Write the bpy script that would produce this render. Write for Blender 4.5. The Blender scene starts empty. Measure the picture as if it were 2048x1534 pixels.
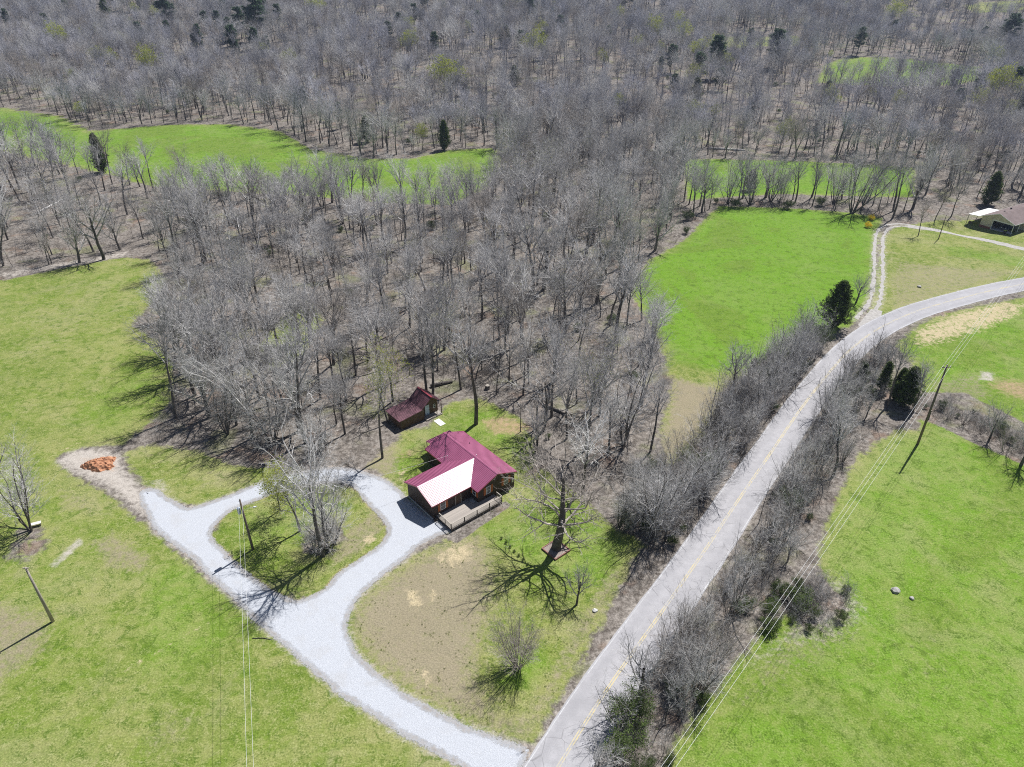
import bpy, bmesh, math, random
import numpy as np
from mathutils import Vector, Matrix
random.seed(7); np.random.seed(7)
SC = bpy.context.scene
COL = SC.collection
rad = math.radians

# ------------------------------------------------------------------ camera
CAM_H, PITCH, FPX = 70.0, 32.0, 1420.0
cd = bpy.data.cameras.new('camera'); cam = bpy.data.objects.new('camera', cd); COL.objects.link(cam)
cd.sensor_fit = 'HORIZONTAL'; cd.sensor_width = 36.0; cd.lens = 36.0 * FPX / 2048.0
cd.clip_start = 0.5; cd.clip_end = 6000
cam.location = (0, 0, CAM_H); cam.rotation_euler = (rad(90 - PITCH), 0, 0)
SC.camera = cam

# ------------------------------------------------------------------ sky, sun, exposure
SUN_AZ, SUN_EL = 40.5, 56.5
w = bpy.data.worlds.new('World'); SC.world = w; w.use_nodes = True
nt = w.node_tree; nt.nodes.clear()
wo = nt.nodes.new('ShaderNodeOutputWorld'); wb = nt.nodes.new('ShaderNodeBackground'); ws = nt.nodes.new('ShaderNodeTexSky')
ws.sky_type = 'NISHITA'; ws.sun_disc = False; ws.sun_elevation = rad(SUN_EL); ws.sun_rotation = rad(SUN_AZ)
ws.air_density = 1.0; ws.dust_density = 0.6; ws.ozone_density = 1.5
wb.inputs[1].default_value = 0.05
nt.links.new(ws.outputs[0], wb.inputs[0]); nt.links.new(wb.outputs[0], wo.inputs[0])
sl = bpy.data.lights.new('sun', 'SUN'); sun = bpy.data.objects.new('sun', sl); COL.objects.link(sun)
sl.energy = 5.0; sl.angle = rad(0.53); sl.color = (1.0, 0.985, 0.955)
sdir = Vector((math.sin(rad(SUN_AZ)) * math.cos(rad(SUN_EL)), math.cos(rad(SUN_AZ)) * math.cos(rad(SUN_EL)), math.sin(rad(SUN_EL))))
sun.rotation_euler = sdir.to_track_quat('Z', 'Y').to_euler(); sun.location = (60, 60, 140)
vs = SC.view_settings
vs.view_transform = 'Standard'; vs.look = 'None'; vs.gamma = 1.0; vs.use_curve_mapping = False; vs.exposure = 0.40
SC.cycles.max_bounces = 5; SC.cycles.diffuse_bounces = 2; SC.cycles.glossy_bounces = 2
SC.cycles.use_denoising = False; SC.cycles.filter_width = 1.05

# ------------------------------------------------------------------ pixel -> place
def smooth(a, b, x):
    t = np.clip((x - a) / (b - a), 0, 1); return t * t * (3 - 2 * t)
def hz(x, y):
    """height of the land, metres"""
    x = np.asarray(x, float); y = np.asarray(y, float)
    d = np.clip(y - 250 + 0.06 * np.abs(x), 0, 900)
    h = 0.000115 * d * d
    r = smooth(150, 420, y)
    h = h + r * (2.2 * np.sin(x * 0.021 + 1.3) * np.sin(y * 0.017 + 0.4) + 3.5 * np.sin(x * 0.0083 + y * 0.004) * smooth(300, 600, y))
    h = h - 1.4 * np.exp(-((x - 129.5) ** 2 + (y - 196) ** 2) / 30.0)
    h = h - 0.55 * np.exp(-((x - 2.6) ** 2 + (y - 82.6) ** 2) / 9.0)
    return h
_p = rad(PITCH)
_F = np.array([0, math.cos(_p), -math.sin(_p)]); _U = np.array([0, math.sin(_p), math.cos(_p)]); _R = np.array([1.0, 0, 0])
_C = np.array([0, 0, CAM_H])
def pray(px, py): return _F * FPX + _R * (px - 1024) - _U * (py - 767)
def G(px, py, z=0.0):
    d = pray(px, py); return _C + d * ((z - CAM_H) / d[2])
def P(px, py):
    """where the line of sight through a photo pixel meets the land"""
    d = pray(px, py); d = d / np.linalg.norm(d)
    t = np.concatenate([np.arange(20, 400, 4.0), np.arange(400, 2600, 10.0)])
    q = _C[None, :] + d[None, :] * t[:, None]
    g = q[:, 2] - hz(q[:, 0], q[:, 1])
    k = np.where(g < 0)[0]
    if len(k) == 0: q = _C + d * 1500; return np.array([q[0], q[1], float(hz(q[0], q[1]))])
    a, b = t[max(k[0] - 1, 0)], t[k[0]]
    for _ in range(30):
        m = 0.5 * (a + b); q = _C + d * m
        if q[2] < hz(q[0], q[1]): b = m
        else: a = m
    q = _C + d * b
    return np.array([q[0], q[1], float(hz(q[0], q[1]))])
def H_of(base, top):
    """height of an upright thing from the pixels of its foot and tip"""
    B = P(*base); d = pray(*top)
    k = np.dot(B[:2], d[:2]) / np.dot(d[:2], d[:2])
    return float(_C[2] + d[2] * k - B[2])
def PP(pts): return [tuple(P(*p)[:2]) for p in pts]

# ------------------------------------------------------------------ material helpers
def new_mat(name):
    m = bpy.data.materials.new(name); m.use_nodes = True
    t = m.node_tree; t.nodes.clear()
    o = t.nodes.new('ShaderNodeOutputMaterial'); b = t.nodes.new('ShaderNodeBsdfPrincipled')
    t.links.new(b.outputs[0], o.inputs[0]); return m, t, b
class N:
    """small node-graph helper"""
    def __init__(s, t): s.t = t
    def new(s, k, **kw):
        n = s.t.nodes.new(k)
        for a, v in kw.items(): setattr(n, a, v)
        return n
    def put(s, sock, v):
        if hasattr(v, 'is_linked') or hasattr(v, 'links'): s.t.links.new(v, sock)
        else: sock.default_value = v
    def math(s, op, a, b=0.0, c=None, clamp=False):
        n = s.new('ShaderNodeMath', operation=op, use_clamp=clamp); s.put(n.inputs[0], a); s.put(n.inputs[1], b)
        if c is not None: s.put(n.inputs[2], c)
        return n.outputs[0]
    def noise(s, vec, scale, detail=3.0, rough=0.55, dist=0.0):
        n = s.new('ShaderNodeTexNoise'); s.put(n.inputs['Vector'], vec)
        n.inputs['Scale'].default_value = scale; n.inputs['Detail'].default_value = detail
        n.inputs['Roughness'].default_value = rough; n.inputs['Distortion'].default_value = dist
        return n.outputs['Fac']
    def step(s, x, a, b):
        n = s.new('ShaderNodeMapRange', interpolation_type='SMOOTHSTEP'); s.put(n.inputs['Value'], x)
        n.inputs['From Min'].default_value = a; n.inputs['From Max'].default_value = b; return n.outputs[0]
    def mix(s, f, a, b, mode='MIX'):
        n = s.new('ShaderNodeMix', data_type='RGBA', blend_type=mode)
        s.put(n.inputs[0], f)
        for i, v in ((6, a), (7, b)):
            s.put(n.inputs[i], (*v, 1.0) if isinstance(v, tuple) and len(v) == 3 else v)
        return n.outputs[2]
    def attr(s, name): return s.new('ShaderNodeAttribute', attribute_name=name).outputs['Fac']
    def pos(s): return s.new('ShaderNodeNewGeometry').outputs['Position']
    def obj(s): return s.new('ShaderNodeTexCoord').outputs['Object']
    def rnd(s): return s.new('ShaderNodeObjectInfo').outputs['Random']
    def bump(s, h, strength, dist, b):
        n = s.new('ShaderNodeBump'); n.inputs['Strength'].default_value = strength; n.inputs['Distance'].default_value = dist
        s.put(n.inputs['Height'], h); s.t.links.new(n.outputs[0], b.inputs['Normal'])
def basic(name, col, rough=0.7, var=0.15, scale=3.0, metal=0.0, spec=0.5, bump=0.0, world=False):
    m, t, b = new_mat(name); n = N(t)
    v = n.pos() if world else n.obj()
    f = n.noise(v, scale, 4.0); f2 = n.noise(v, scale * 7, 3.0)
    lo = tuple(c * (1 - var) for c in col); hi = tuple(min(1, c * (1 + var)) for c in col)
    c = n.mix(n.step(n.math('ADD', n.math('MULTIPLY', f, 0.65), n.math('MULTIPLY', f2, 0.35)), 0.3, 0.7), lo, hi)
    t.links.new(c, b.inputs['Base Color'])
    b.inputs['Roughness'].default_value = rough; b.inputs['Metallic'].default_value = metal
    b.inputs['Specular IOR Level'].default_value = spec
    if bump: n.bump(f2, bump, 0.02, b)
    return m
def bark_mat(name, a, bcol, rndv=0.25):
    m, t, b = new_mat(name); n = N(t); v = n.obj()
    f = n.noise(v, 1.4, 4.0); r = n.rnd()
    c = n.mix(n.step(f, 0.3, 0.7), a, bcol)
    k = n.math('ADD', n.math('MULTIPLY', r, 2 * rndv), 1 - rndv)
    g = n.new('ShaderNodeCombineColor'); 
    for i in range(3): t.links.new(k, g.inputs[i])
    c = n.mix(1.0, c, g.outputs[0], 'MULTIPLY')
    t.links.new(c, b.inputs['Base Color']); b.inputs['Roughness'].default_value = 0.85
    b.inputs['Specular IOR Level'].default_value = 0.25
    return m
M = {}
M['bark'] = bark_mat('bark', (0.075, 0.064, 0.056), (0.165, 0.148, 0.135))
M['twig'] = bark_mat('twig', (0.265, 0.252, 0.245), (0.59, 0.57, 0.56))
M['twig_dark'] = bark_mat('twig_dark', (0.225, 0.195, 0.172), (0.42, 0.375, 0.335))
M['twig_pale'] = bark_mat('twig_pale', (0.45, 0.435, 0.42), (0.68, 0.66, 0.64), 0.1)
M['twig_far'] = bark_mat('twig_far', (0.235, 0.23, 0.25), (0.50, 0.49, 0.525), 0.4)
def leaf_mat(name, a, bcol, rv=0.2, trans=0.25):
    m, t, b = new_mat(name); n = N(t)
    f = n.noise(n.obj(), 2.5, 3.0)
    c = n.mix(n.step(f, 0.3, 0.7), a, bcol)
    k = n.math('ADD', n.math('MULTIPLY', n.rnd(), 2 * rv), 1 - rv)
    g = n.new('ShaderNodeCombineColor')
    for i in range(3): t.links.new(k, g.inputs[i])
    c = n.mix(1.0, c, g.outputs[0], 'MULTIPLY')
    t.links.new(c, b.inputs['Base Color']); b.inputs['Roughness'].default_value = 0.7
    b.inputs['Specular IOR Level'].default_value = 0.2
    tr = n.new('ShaderNodeBsdfTranslucent'); t.links.new(c, tr.inputs[0])
    mx = n.new('ShaderNodeMixShader'); mx.inputs[0].default_value = trans
    t.links.new(b.outputs[0], mx.inputs[1]); t.links.new(tr.outputs[0], mx.inputs[2])
    o = [x for x in t.nodes if x.type == 'OUTPUT_MATERIAL'][0]; t.links.new(mx.outputs[0], o.inputs[0])
    return m
M['cedar'] = leaf_mat('cedar_needles', (0.045, 0.075, 0.02), (0.125, 0.165, 0.045))
M['pine'] = leaf_mat('pine_needles', (0.035, 0.07, 0.035), (0.085, 0.14, 0.06))
M['privet'] = leaf_mat('privet_leaves', (0.05, 0.085, 0.02), (0.11, 0.15, 0.04))
M['spring'] = leaf_mat('spring_leaves', (0.26, 0.30, 0.025), (0.42, 0.45, 0.06), 0.1, 0.4)
M['blade'] = leaf_mat('grass_blades', (0.15, 0.25, 0.035), (0.33, 0.35, 0.12), 0.35, 0.5)
M['forsythia'] = leaf_mat('yellow_flowers', (0.75, 0.55, 0.02), (0.85, 0.68, 0.06), 0.1, 0.3)

# ------------------------------------------------------------------ object helpers
def tag(o, label=None, cat=None, group=None, kind=None):
    if label: o['label'] = label
    if cat: o['category'] = cat
    if group: o['group'] = group
    if kind: o['kind'] = kind
    return o
def mesh_obj(name, me, parent=None, loc=None):
    o = bpy.data.objects.new(name, me); COL.objects.link(o)
    if parent is not None: o.parent = parent
    if loc is not None: o.location = loc
    return o
def empty(name, loc=(0, 0, 0), rz=0.0):
    o = bpy.data.objects.new(name, None); COL.objects.link(o); o.location = loc; o.rotation_euler = (0, 0, rz)
    o.empty_display_size = 0.3; return o
class MB:
    """collects boxes, prisms, tubes into one mesh"""
    def __init__(s): s.v = []; s.f = []
    def add(s, v, f):
        k = len(s.v); s.v += [tuple(p) for p in v]; s.f += [tuple(i + k for i in q) for q in f]; return s
    def box(s, a, b):
        (x0, y0, z0), (x1, y1, z1) = a, b
        x0, x1 = min(x0, x1), max(x0, x1); y0, y1 = min(y0, y1), max(y0, y1); z0, z1 = min(z0, z1), max(z0, z1)
        return s.add([(x0, y0, z0), (x1, y0, z0), (x1, y1, z0), (x0, y1, z0), (x0, y0, z1), (x1, y0, z1), (x1, y1, z1), (x0, y1, z1)],
                     [(3, 2, 1, 0), (4, 5, 6, 7), (0, 1, 5, 4), (1, 2, 6, 5), (2, 3, 7, 6), (3, 0, 4, 7)])
    def slab(s, poly, off):
        """polygon given a thickness vector"""
        n = len(poly); o = Vector(off)
        a = [Vector(p) for p in poly]; b = [p + o for p in a]
        f = [tuple(range(n)), tuple(reversed(range(n, 2 * n)))]
        for i in range(n): j = (i + 1) % n; f.append((i, n + i, n + j, j))
        return s.add(a + b, f)
    def bar(s, a, b, wdt, hgt):
        a, b = Vector(a), Vector(b); d = (b - a).normalized()
        u = d.cross(Vector((0, 0, 1)))
        if u.length < 1e-4: u = Vector((1, 0, 0))
        u.normalize(); v = u.cross(d).normalized(); u = u * wdt / 2; v = v * hgt / 2
        pts = [a - u - v, a + u - v, a + u + v, a - u + v, b - u - v, b + u - v, b + u + v, b - u + v]
        return s.add(pts, [(0, 1, 2, 3), (7, 6, 5, 4), (0, 4, 5, 1), (1, 5, 6, 2), (2, 6, 7, 3), (3, 7, 4, 0)])
    def tube(s, pts, rads, sides=6, cap=True):
        k = len(s.v); n = len(pts); pts = [Vector(p) for p in pts]
        for i, p in enumerate(pts):
            d = (pts[min(i + 1, n - 1)] - pts[max(i - 1, 0)])
            d.normalize()
            ref = Vector((1, 0, 0)) if abs(d.x) < 0.8 else Vector((0, 1, 0))
            u = d.cross(ref).normalized(); v = d.cross(u)
            for j in range(sides):
                a = 2 * math.pi * j / sides
                q = p + (u * math.cos(a) + v * math.sin(a)) * rads[i]
                s.v.append((q.x, q.y, q.z))
        for i in range(n - 1):
            for j in range(sides):
                a = k + i * sides + j; b = k + i * sides + (j + 1) % sides
                s.f.append((a, a + sides, b + sides, b))
        if cap:
            s.f.append(tuple(k + j for j in range(sides)))
            s.f.append(tuple(k + (n - 1) * sides + j for j in reversed(range(sides))))
        return s
    def cone(s, a, b, r, sides=3):
        """a thin spike from a to b"""
        k = len(s.v); d = (b - a).normalized()
        ref = Vector((1, 0, 0)) if abs(d.x) < 0.8 else Vector((0, 1, 0))
        u = d.cross(ref).normalized(); v = d.cross(u)
        for j in range(sides):
            t = 2 * math.pi * j / sides; q = a + (u * math.cos(t) + v * math.sin(t)) * r
            s.v.append((q.x, q.y, q.z))
        s.v.append((b.x, b.y, b.z))
        for j in range(sides): s.f.append((k + j, k + sides, k + (j + 1) % sides))
        return s
    def mesh(s, name, mat, smooth=False):
        me = bpy.data.meshes.new(name); me.from_pydata(s.v, [], s.f)
        if mat is not None: me.materials.append(mat)
        if smooth: me.polygons.foreach_set('use_smooth', [True] * len(me.polygons))
        me.update(); return me
    def build(s, name, mat, parent=None, smooth=False, fix=True):
        me = s.mesh(name, mat, smooth)
        if fix:
            bm = bmesh.new(); bm.from_mesh(me); bmesh.ops.recalc_face_normals(bm, faces=bm.faces); bm.to_mesh(me); bm.free()
        return mesh_obj(name, me, parent)

# ------------------------------------------------------------------ layout of the land (photo pixels, carried to the ground)
GRASS = [
 # left field
 [(-500, 575), (0, 562), (120, 538), (250, 514), (300, 520), (335, 560), (300, 610), (262, 650), (310, 680), (345, 720), (345, 800), (300, 845), (245, 890), (180, 892), (130, 905), (60, 960), (-500, 1000)],
 # lawn left of the drive
 [(-500, 900), (0, 900), (100, 910), (140, 950), (210, 985), (300, 1060), (400, 1145), (480, 1215), (600, 1315), (700, 1392), (830, 1475), (940, 1534), (1000, 1700), (-500, 1700)],
 # far left field
 [(-80, 214), (0, 215), (120, 232), (180, 262), (330, 250), (460, 249), (560, 262), (620, 298), (740, 318), (830, 316), (900, 300), (985, 296), (1005, 320), (975, 375), (900, 410), (760, 405), (620, 392), (480, 385), (300, 372), (220, 350), (60, 315), (0, 300), (-80, 300)],
 # right field
 [(1262, 585), (1268, 560), (1300, 520), (1370, 480), (1415, 432), (1440, 412), (1560, 415), (1700, 425), (1765, 436), (1752, 500), (1748, 560), (1738, 600), (1712, 645), (1600, 700), (1500, 745), (1440, 780), (1420, 850), (1370, 920), (1330, 940), (1320, 860), (1345, 770), (1330, 720), (1310, 660), (1280, 620)],
 [(1368, 318), (1430, 318), (1600, 322), (1830, 335), (1830, 395), (1700, 392), (1560, 388), (1440, 395), (1375, 402)],
 # neighbour's yard
 [(1765, 470), (1790, 455), (1880, 440), (1960, 440), (2060, 425), (2500, 430), (2500, 500), (2048, 556), (1900, 592), (1780, 632), (1735, 640), (1752, 560)],
 # right of the road
 [(2500, 540), (2060, 592), (1900, 625), (1840, 648), (1790, 690), (1830, 740), (1850, 800), (1838, 860), (1790, 860), (1720, 910), (1690, 960), (1665, 1020), (1640, 1100), (1640, 1170), (1520, 1270), (1440, 1370), (1350, 1480), (1310, 1600), (1300, 1750), (3000, 1750), (3000, 560)],
 # front yard
 [(905, 1072), (1000, 1000), (1060, 950), (1090, 940), (1150, 985), (1200, 1020), (1235, 1060), (1290, 1085), (1262, 1130), (1200, 1250), (1065, 1490), (950, 1470), (800, 1400), (700, 1310), (680, 1250), (715, 1190), (800, 1125)],
 # island
 [(418, 1070), (456, 1023), (552, 984), (664, 964), (717, 982), (776, 1055), (761, 1094), (682, 1146), (620, 1199), (553, 1187), (482, 1138)],
 # yard round the cabins
 [(775, 960), (735, 935), (760, 905), (795, 880), (805, 862), (850, 855), (900, 805), (960, 795), (1040, 835), (1068, 880), (1070, 930), (1050, 955), (1070, 985), (1010, 1015), (900, 1070), (800, 1010)],
 [(245, 905), (300, 890), (390, 900), (470, 930), (560, 940), (540, 965), (400, 1012), (330, 1000), (270, 950)],
 # far right field on the rise and bits of far fields
 [(1632, 165), (1650, 130), (1690, 113), (1800, 116), (1960, 134), (1960, 160), (1900, 172), (1760, 172)],
 [(1430, 75), (1600, 72), (1600, 92), (1430, 96)], [(1925, 5), (2048, 0), (2048, 25), (1960, 25)],
 [(520, 690), (560, 640), (620, 600), (645, 640), (600, 720), (540, 740)],
]
LUSH = [(GRASS[6], 6, 0.68), (GRASS[1], 6, 0.30), (GRASS[0], 6, 0.25), (GRASS[3][:14] + [(1500, 745), (1420, 745), (1345, 725), (1310, 660)], 4, 0.95), (GRASS[2], 6, 0.8), (GRASS[4], 4, 0.95), (GRASS[11], 8, 0.7),
 ([(800, 870), (900, 820), (1000, 815), (1066, 880), (1050, 945), (1000, 900)], 3, 0.55), ([(770, 940), (800, 890), (850, 880), (830, 940), (800, 970)], 2, 0.5),
 ([(1700, 1010), (1800, 880), (1860, 865), (2048, 960), (2060, 1010), (1800, 1080)], 4, 0.6), ([(1800, 1120), (2060, 1100), (2060, 1400), (1900, 1300)], 5, 0.45),
 ([(1880, 720), (1980, 690), (2000, 760), (1900, 770)], 2, 0.5),
 ([(950, 1060), (1090, 960), (1200, 1030), (1280, 1090), (1230, 1170), (1120, 1180), (1010, 1110)], 3, 0.55),
 ([(980, 1370), (1010, 1280), (1080, 1290), (1110, 1330), (1060, 1390)], 2, 0.6),
 ([(430, 1060), (520, 1005), (620, 985), (700, 990), (650, 1060), (560, 1130), (500, 1140)], 3, 0.4),
 ([(270, 1150), (350, 1100), (440, 1130), (560, 1240), (470, 1320), (330, 1420), (250, 1330)], 4, 0.55), ([(0, 1430), (150, 1380), (250, 1440), (100, 1534), (0, 1534)], 4, 0.35),
 ([(180, 780), (330, 690), (345, 800), (240, 880), (100, 860)], 5, 0.45), ([(60, 540), (250, 520), (330, 560), (260, 600)], 5, 0.3),
 ([(1860, 485), (1960, 500), (2060, 515), (2060, 540), (1900, 510)], 2, 0.6), ([(1420, 420), (1500, 430), (1400, 560), (1320, 620), (1290, 560)], 6, 0.3)]
DRY = [([(690, 1250), (720, 1190), (800, 1130), (880, 1085), (960, 1065), (985, 1110), (1000, 1180), (985, 1240), (960, 1340), (1000, 1420), (1080, 1440), (1050, 1485), (880, 1430), (740, 1340)], 4.5, 0.95),
 ([(1060, 1490), (1110, 1400), (1180, 1280), (1240, 1180), (1262, 1130), (1215, 1140), (1140, 1260), (1080, 1380), (1030, 1450)], 3.0, 0.8),
 ([(1340, 750), (1440, 775), (1450, 800), (1400, 880), (1330, 940), (1300, 900), (1330, 830)], 3, 0.95),
 ([(1790, 520), (1900, 530), (2060, 545), (1900, 590), (1780, 628), (1770, 560)], 3, 0.6),
 ([(-60, 1180), (110, 1225), (100, 1300), (-60, 1420)], 3, 0.75), ([(170, 1085), (230, 1060), (310, 1110), (290, 1150), (210, 1140)], 2, 0.7),
 ([(250, 1480), (330, 1400), (420, 1420), (360, 1534), (240, 1534)], 4, 0.5), ([(100, 960), (190, 990), (200, 1030), (110, 1030)], 2, 0.5),
 ([(0, 600), (200, 560), (240, 640), (60, 760), (0, 760)], 8, 0.35), ([(700, 940), (760, 880), (800, 870), (800, 950), (760, 955)], 2, 0.75),
 ([(1850, 760), (1960, 740), (1990, 800), (1880, 810)], 2, 0.6), ([(1560, 1230), (1700, 1180), (1720, 1300), (1500, 1420), (1420, 1440)], 3, 0.5),
 ([(690, 1060), (760, 1010), (772, 1060), (720, 1110), (650, 1140)], 1.2, 0.7), ([(1760, 1250), (1900, 1240), (1960, 1400), (1800, 1420)], 5, 0.35)]
STRAW = [([(860, 1120), (905, 1080), (950, 1085), (960, 1110), (930, 1135), (870, 1140)], 2.2, 0.72), ([(805, 1185), (830, 1175), (850, 1200), (840, 1220), (815, 1212)], 1.2, 0.8), ([(850, 1170), (880, 1180), (870, 1215), (855, 1205)], 0.8, 0.65),
 ([(1825, 695), (1825, 660), (1890, 628), (2000, 602), (2060, 606), (2045, 632), (1960, 665), (1880, 692)], 3.0, 0.75), ([(715, 1085), (745, 1060), (755, 1080), (735, 1100)], 1.0, 0.7),
 ([(800, 1340), (860, 1320), (900, 1370), (850, 1380)], 1.2, 0.5), ([(790, 960), (800, 930), (820, 940), (812, 975)], 1.0, 0.6)]
DIRT = [([(955, 838), (1010, 828), (1065, 850), (1045, 872), (980, 872)], 1.6, 0.7), ([(790, 905), (830, 890), (850, 905), (800, 925)], 1.5, 0.6),
 ([(1960, 768), (2000, 752), (2080, 765), (2080, 815), (2010, 792)], 3.0, 0.7), ([(1040, 470), (1075, 465), (1080, 520), (1050, 530)], 3, 0.6), ([(150, 915), (235, 905), (240, 945), (180, 950)], 1.0, 0.5)]
PALE = [([(105, 925), (140, 900), (185, 893), (245, 905), (250, 935), (300, 985), (345, 1040), (300, 1050), (210, 975), (150, 950)], 2.4, 0.95), ([(95, 1130), (160, 1070), (172, 1085), (110, 1140)], 0.8, 0.75),
 ([(1640, 1130), (1690, 1150), (1748, 1210), (1742, 1250), (1700, 1285), (1580, 1310), (1500, 1350), (1470, 1330), (1560, 1250), (1640, 1180)], 3.5, 0.62), ([(290, 960), (330, 955), (350, 985), (310, 985)], 0.8, 0.6), ([(1960, 740), (1990, 745), (1990, 765), (1955, 760)], 1.0, 0.8),
 ([(0, 545), (120, 525), (260, 500), (260, 512), (120, 537), (0, 560)], 1.5, 0.7)]
LITTER = [([(1848, 785), (1930, 785), (2060, 850), (2070, 940), (1960, 892), (1850, 838)], 1.5, 0.95), ([(895, 1072), (1008, 1003), (1022, 1012), (910, 1088)], 0.5, 1.0), ([(1590, 1200), (1640, 1160), (1690, 1190), (1690, 1225), (1600, 1270)], 1.5, 0.9),
 ([(20, 1060), (80, 1040), (110, 1080), (60, 1130), (0, 1130)], 1.5, 0.6), ([(600, 1060), (680, 1040), (700, 1080), (660, 1120), (600, 1110)], 1.0, 0.6), ([(1195, 1010), (1235, 1050), (1300, 1060), (1330, 1040), (1250, 990)], 1.5, 0.9)]
DRIVE_OUT = [(1055, 1496), (1000, 1480), (950, 1464), (880, 1432), (800, 1387), (740, 1342), (700, 1292), (688, 1247), (705, 1205), (740, 1165), (800, 1120), (840, 1087), (880, 1066), (906, 1062), (890, 1050), (866, 1040), (838, 1020), (812, 1000), (798, 984), (770, 962), (735, 950), (700, 938), (650, 938), (600, 945), (540, 962), (480, 984), (400, 1014), (376, 1020), (345, 1005), (322, 990), (302, 976), (284, 984), (286, 1008), (305, 1040), (332, 1076), (385, 1112), (425, 1152), (480, 1203), (540, 1262), (600, 1312), (680, 1382), (760, 1432), (830, 1477), (900, 1517), (960, 1550), (1020, 1572)]
ISLAND = [(418, 1070), (426, 1052), (456, 1023), (503, 1003), (552, 984), (605, 972), (664, 964), (705, 967), (717, 982), (746, 1014), (773, 1044), (776, 1067), (761, 1094), (723, 1120), (682, 1146), (649, 1182), (620, 1199), (585, 1206), (553, 1187), (517, 1167), (482, 1138), (450, 1108), (426, 1088)]
ROAD_C = [(930, 1830), (1050, 1640), (1110, 1545), (1169, 1448), (1231, 1354), (1325, 1222), (1380, 1143), (1411, 1099), (1478, 998), (1540, 908), (1600, 820), (1661, 742), (1700, 700), (1746, 664), (1793, 639), (1840, 620), (1905, 601), (1975, 583), (2048, 568), (2200, 541), (2400, 512)]
TRACK = [(1722, 640), (1748, 605), (1756, 560), (1757, 500), (1760, 470), (1772, 455), (1800, 450), (1840, 456)]
LANE = [(1815, 452), (1850, 457), (1900, 466), (1950, 476), (2000, 487), (2060, 500), (2300, 545)]

def sdf(poly, X, Y):
    """signed distance, positive inside"""
    p = np.array(poly); n = len(p); D = np.full(X.shape, 1e18); inside = np.zeros(X.shape, bool)
    for i in range(n):
        a = p[i]; b = p[(i + 1) % n]; e = b - a; L = e @ e + 1e-12
        t = np.clip(((X - a[0]) * e[0] + (Y - a[1]) * e[1]) / L, 0, 1)
        D = np.minimum(D, (X - a[0] - t * e[0]) ** 2 + (Y - a[1] - t * e[1]) ** 2)
        c = (a[1] > Y) != (b[1] > Y)
        inside ^= c & (X < (b[0] - a[0]) * (Y - a[1]) / (b[1] - a[1] + 1e-12) + a[0])
    D = np.sqrt(D); return np.where(inside, D, -D)
def ldist(line, X, Y):
    p = np.array(line); D = np.full(X.shape, 1e18)
    for i in range(len(p) - 1):
        a = p[i]; e = p[i + 1] - a; L = e @ e + 1e-12
        t = np.clip(((X - a[0]) * e[0] + (Y - a[1]) * e[1]) / L, 0, 1)
        D = np.minimum(D, (X - a[0] - t * e[0]) ** 2 + (Y - a[1] - t * e[1]) ** 2)
    return np.sqrt(D)
def catmull(p, step):
    p = [np.array(q, float) for q in p]; out = []
    p = [2 * p[0] - p[1]] + p + [2 * p[-1] - p[-2]]
    for i in range(1, len(p) - 2):
        n = max(2, int(np.linalg.norm(p[i + 1] - p[i]) / step))
        for k in range(n):
            t = k / n; a, b, c, d = p[i - 1:i + 3]
            out.append(0.5 * (2 * b + (c - a) * t + (2 * a - 5 * b + 4 * c - d) * t * t + (3 * b - a - 3 * c + d) * t ** 3))
    out.append(p[-2]); return np.array(out)
GW = [PP(g) for g in GRASS]
ROAD = catmull(PP(ROAD_C), 1.5)
for _ in range(3): ROAD[1:-1] = 0.25 * ROAD[:-2] + 0.5 * ROAD[1:-1] + 0.25 * ROAD[2:]
DOUT = catmull(PP(DRIVE_OUT + [DRIVE_OUT[0]]), 0.4)[:-1]
DISL = catmull(PP(ISLAND + [ISLAND[0]]), 0.4)[:-1]
TRK = catmull(PP(TRACK), 1.0); LNE = catmull(PP(LANE), 1.5)
def wob(a, amp, seed):
    """frayed edge"""
    r = np.random.RandomState(seed); n = len(a); k = r.randn(n, 2)
    s = k.copy()
    for _ in range(2): s = (np.roll(s, 1, 0) + s + np.roll(s, -1, 0)) / 3
    return a + s * amp
DOUT = wob(DOUT, 0.22, 1); DISL = wob(DISL, 0.22, 2)
# road mouth stays under the asphalt edge

# ------------------------------------------------------------------ ground sheet
def axis(lo, a, b, hi, st, gr):
    v = list(np.arange(a, b + 1e-6, st)); d = st; x = a
    while x > lo: d *= gr; x -= d; v.insert(0, x)
    d = st; x = v[-1]
    while x < hi: d *= gr; x += d; v.append(x)
    return np.array(v)
XS = axis(-2600, -72, 84, 2600, 0.5, 1.045); YS = axis(-900, 30, 150, 3200, 0.5, 1.022)
gx, gy = np.meshgrid(XS, YS); GX = gx.ravel(); GY = gy.ravel()
GZ = hz(GX, GY)
nx, ny = len(XS), len(YS)
idx = np.arange(nx * ny).reshape(ny, nx)
faces = np.stack([idx[:-1, :-1].ravel(), idx[:-1, 1:].ravel(), idx[1:, 1:].ravel(), idx[1:, :-1].ravel()], 1)
me = bpy.data.meshes.new('ground')
me.vertices.add(nx * ny); me.vertices.foreach_set('co', np.stack([GX, GY, GZ], 1).ravel())
me.loops.add(faces.size); me.loops.foreach_set('vertex_index', faces.ravel())
me.polygons.add(len(faces)); me.polygons.foreach_set('loop_start', np.arange(0, faces.size, 4)); me.polygons.foreach_set('loop_total', np.full(len(faces), 4))
me.polygons.foreach_set('use_smooth', np.ones(len(faces), bool))
me.update()
def softpoly(pw, s): return smooth(-s, s, sdf(pw, GX, GY))
def setattr_(name, a):
    at = me.attributes.new(name, 'FLOAT', 'POINT'); at.data.foreach_set('value', a.astype(np.float32))
grass = np.zeros(len(GX))
for g in GW: grass = np.maximum(grass, softpoly(g, 2.6))
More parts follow.
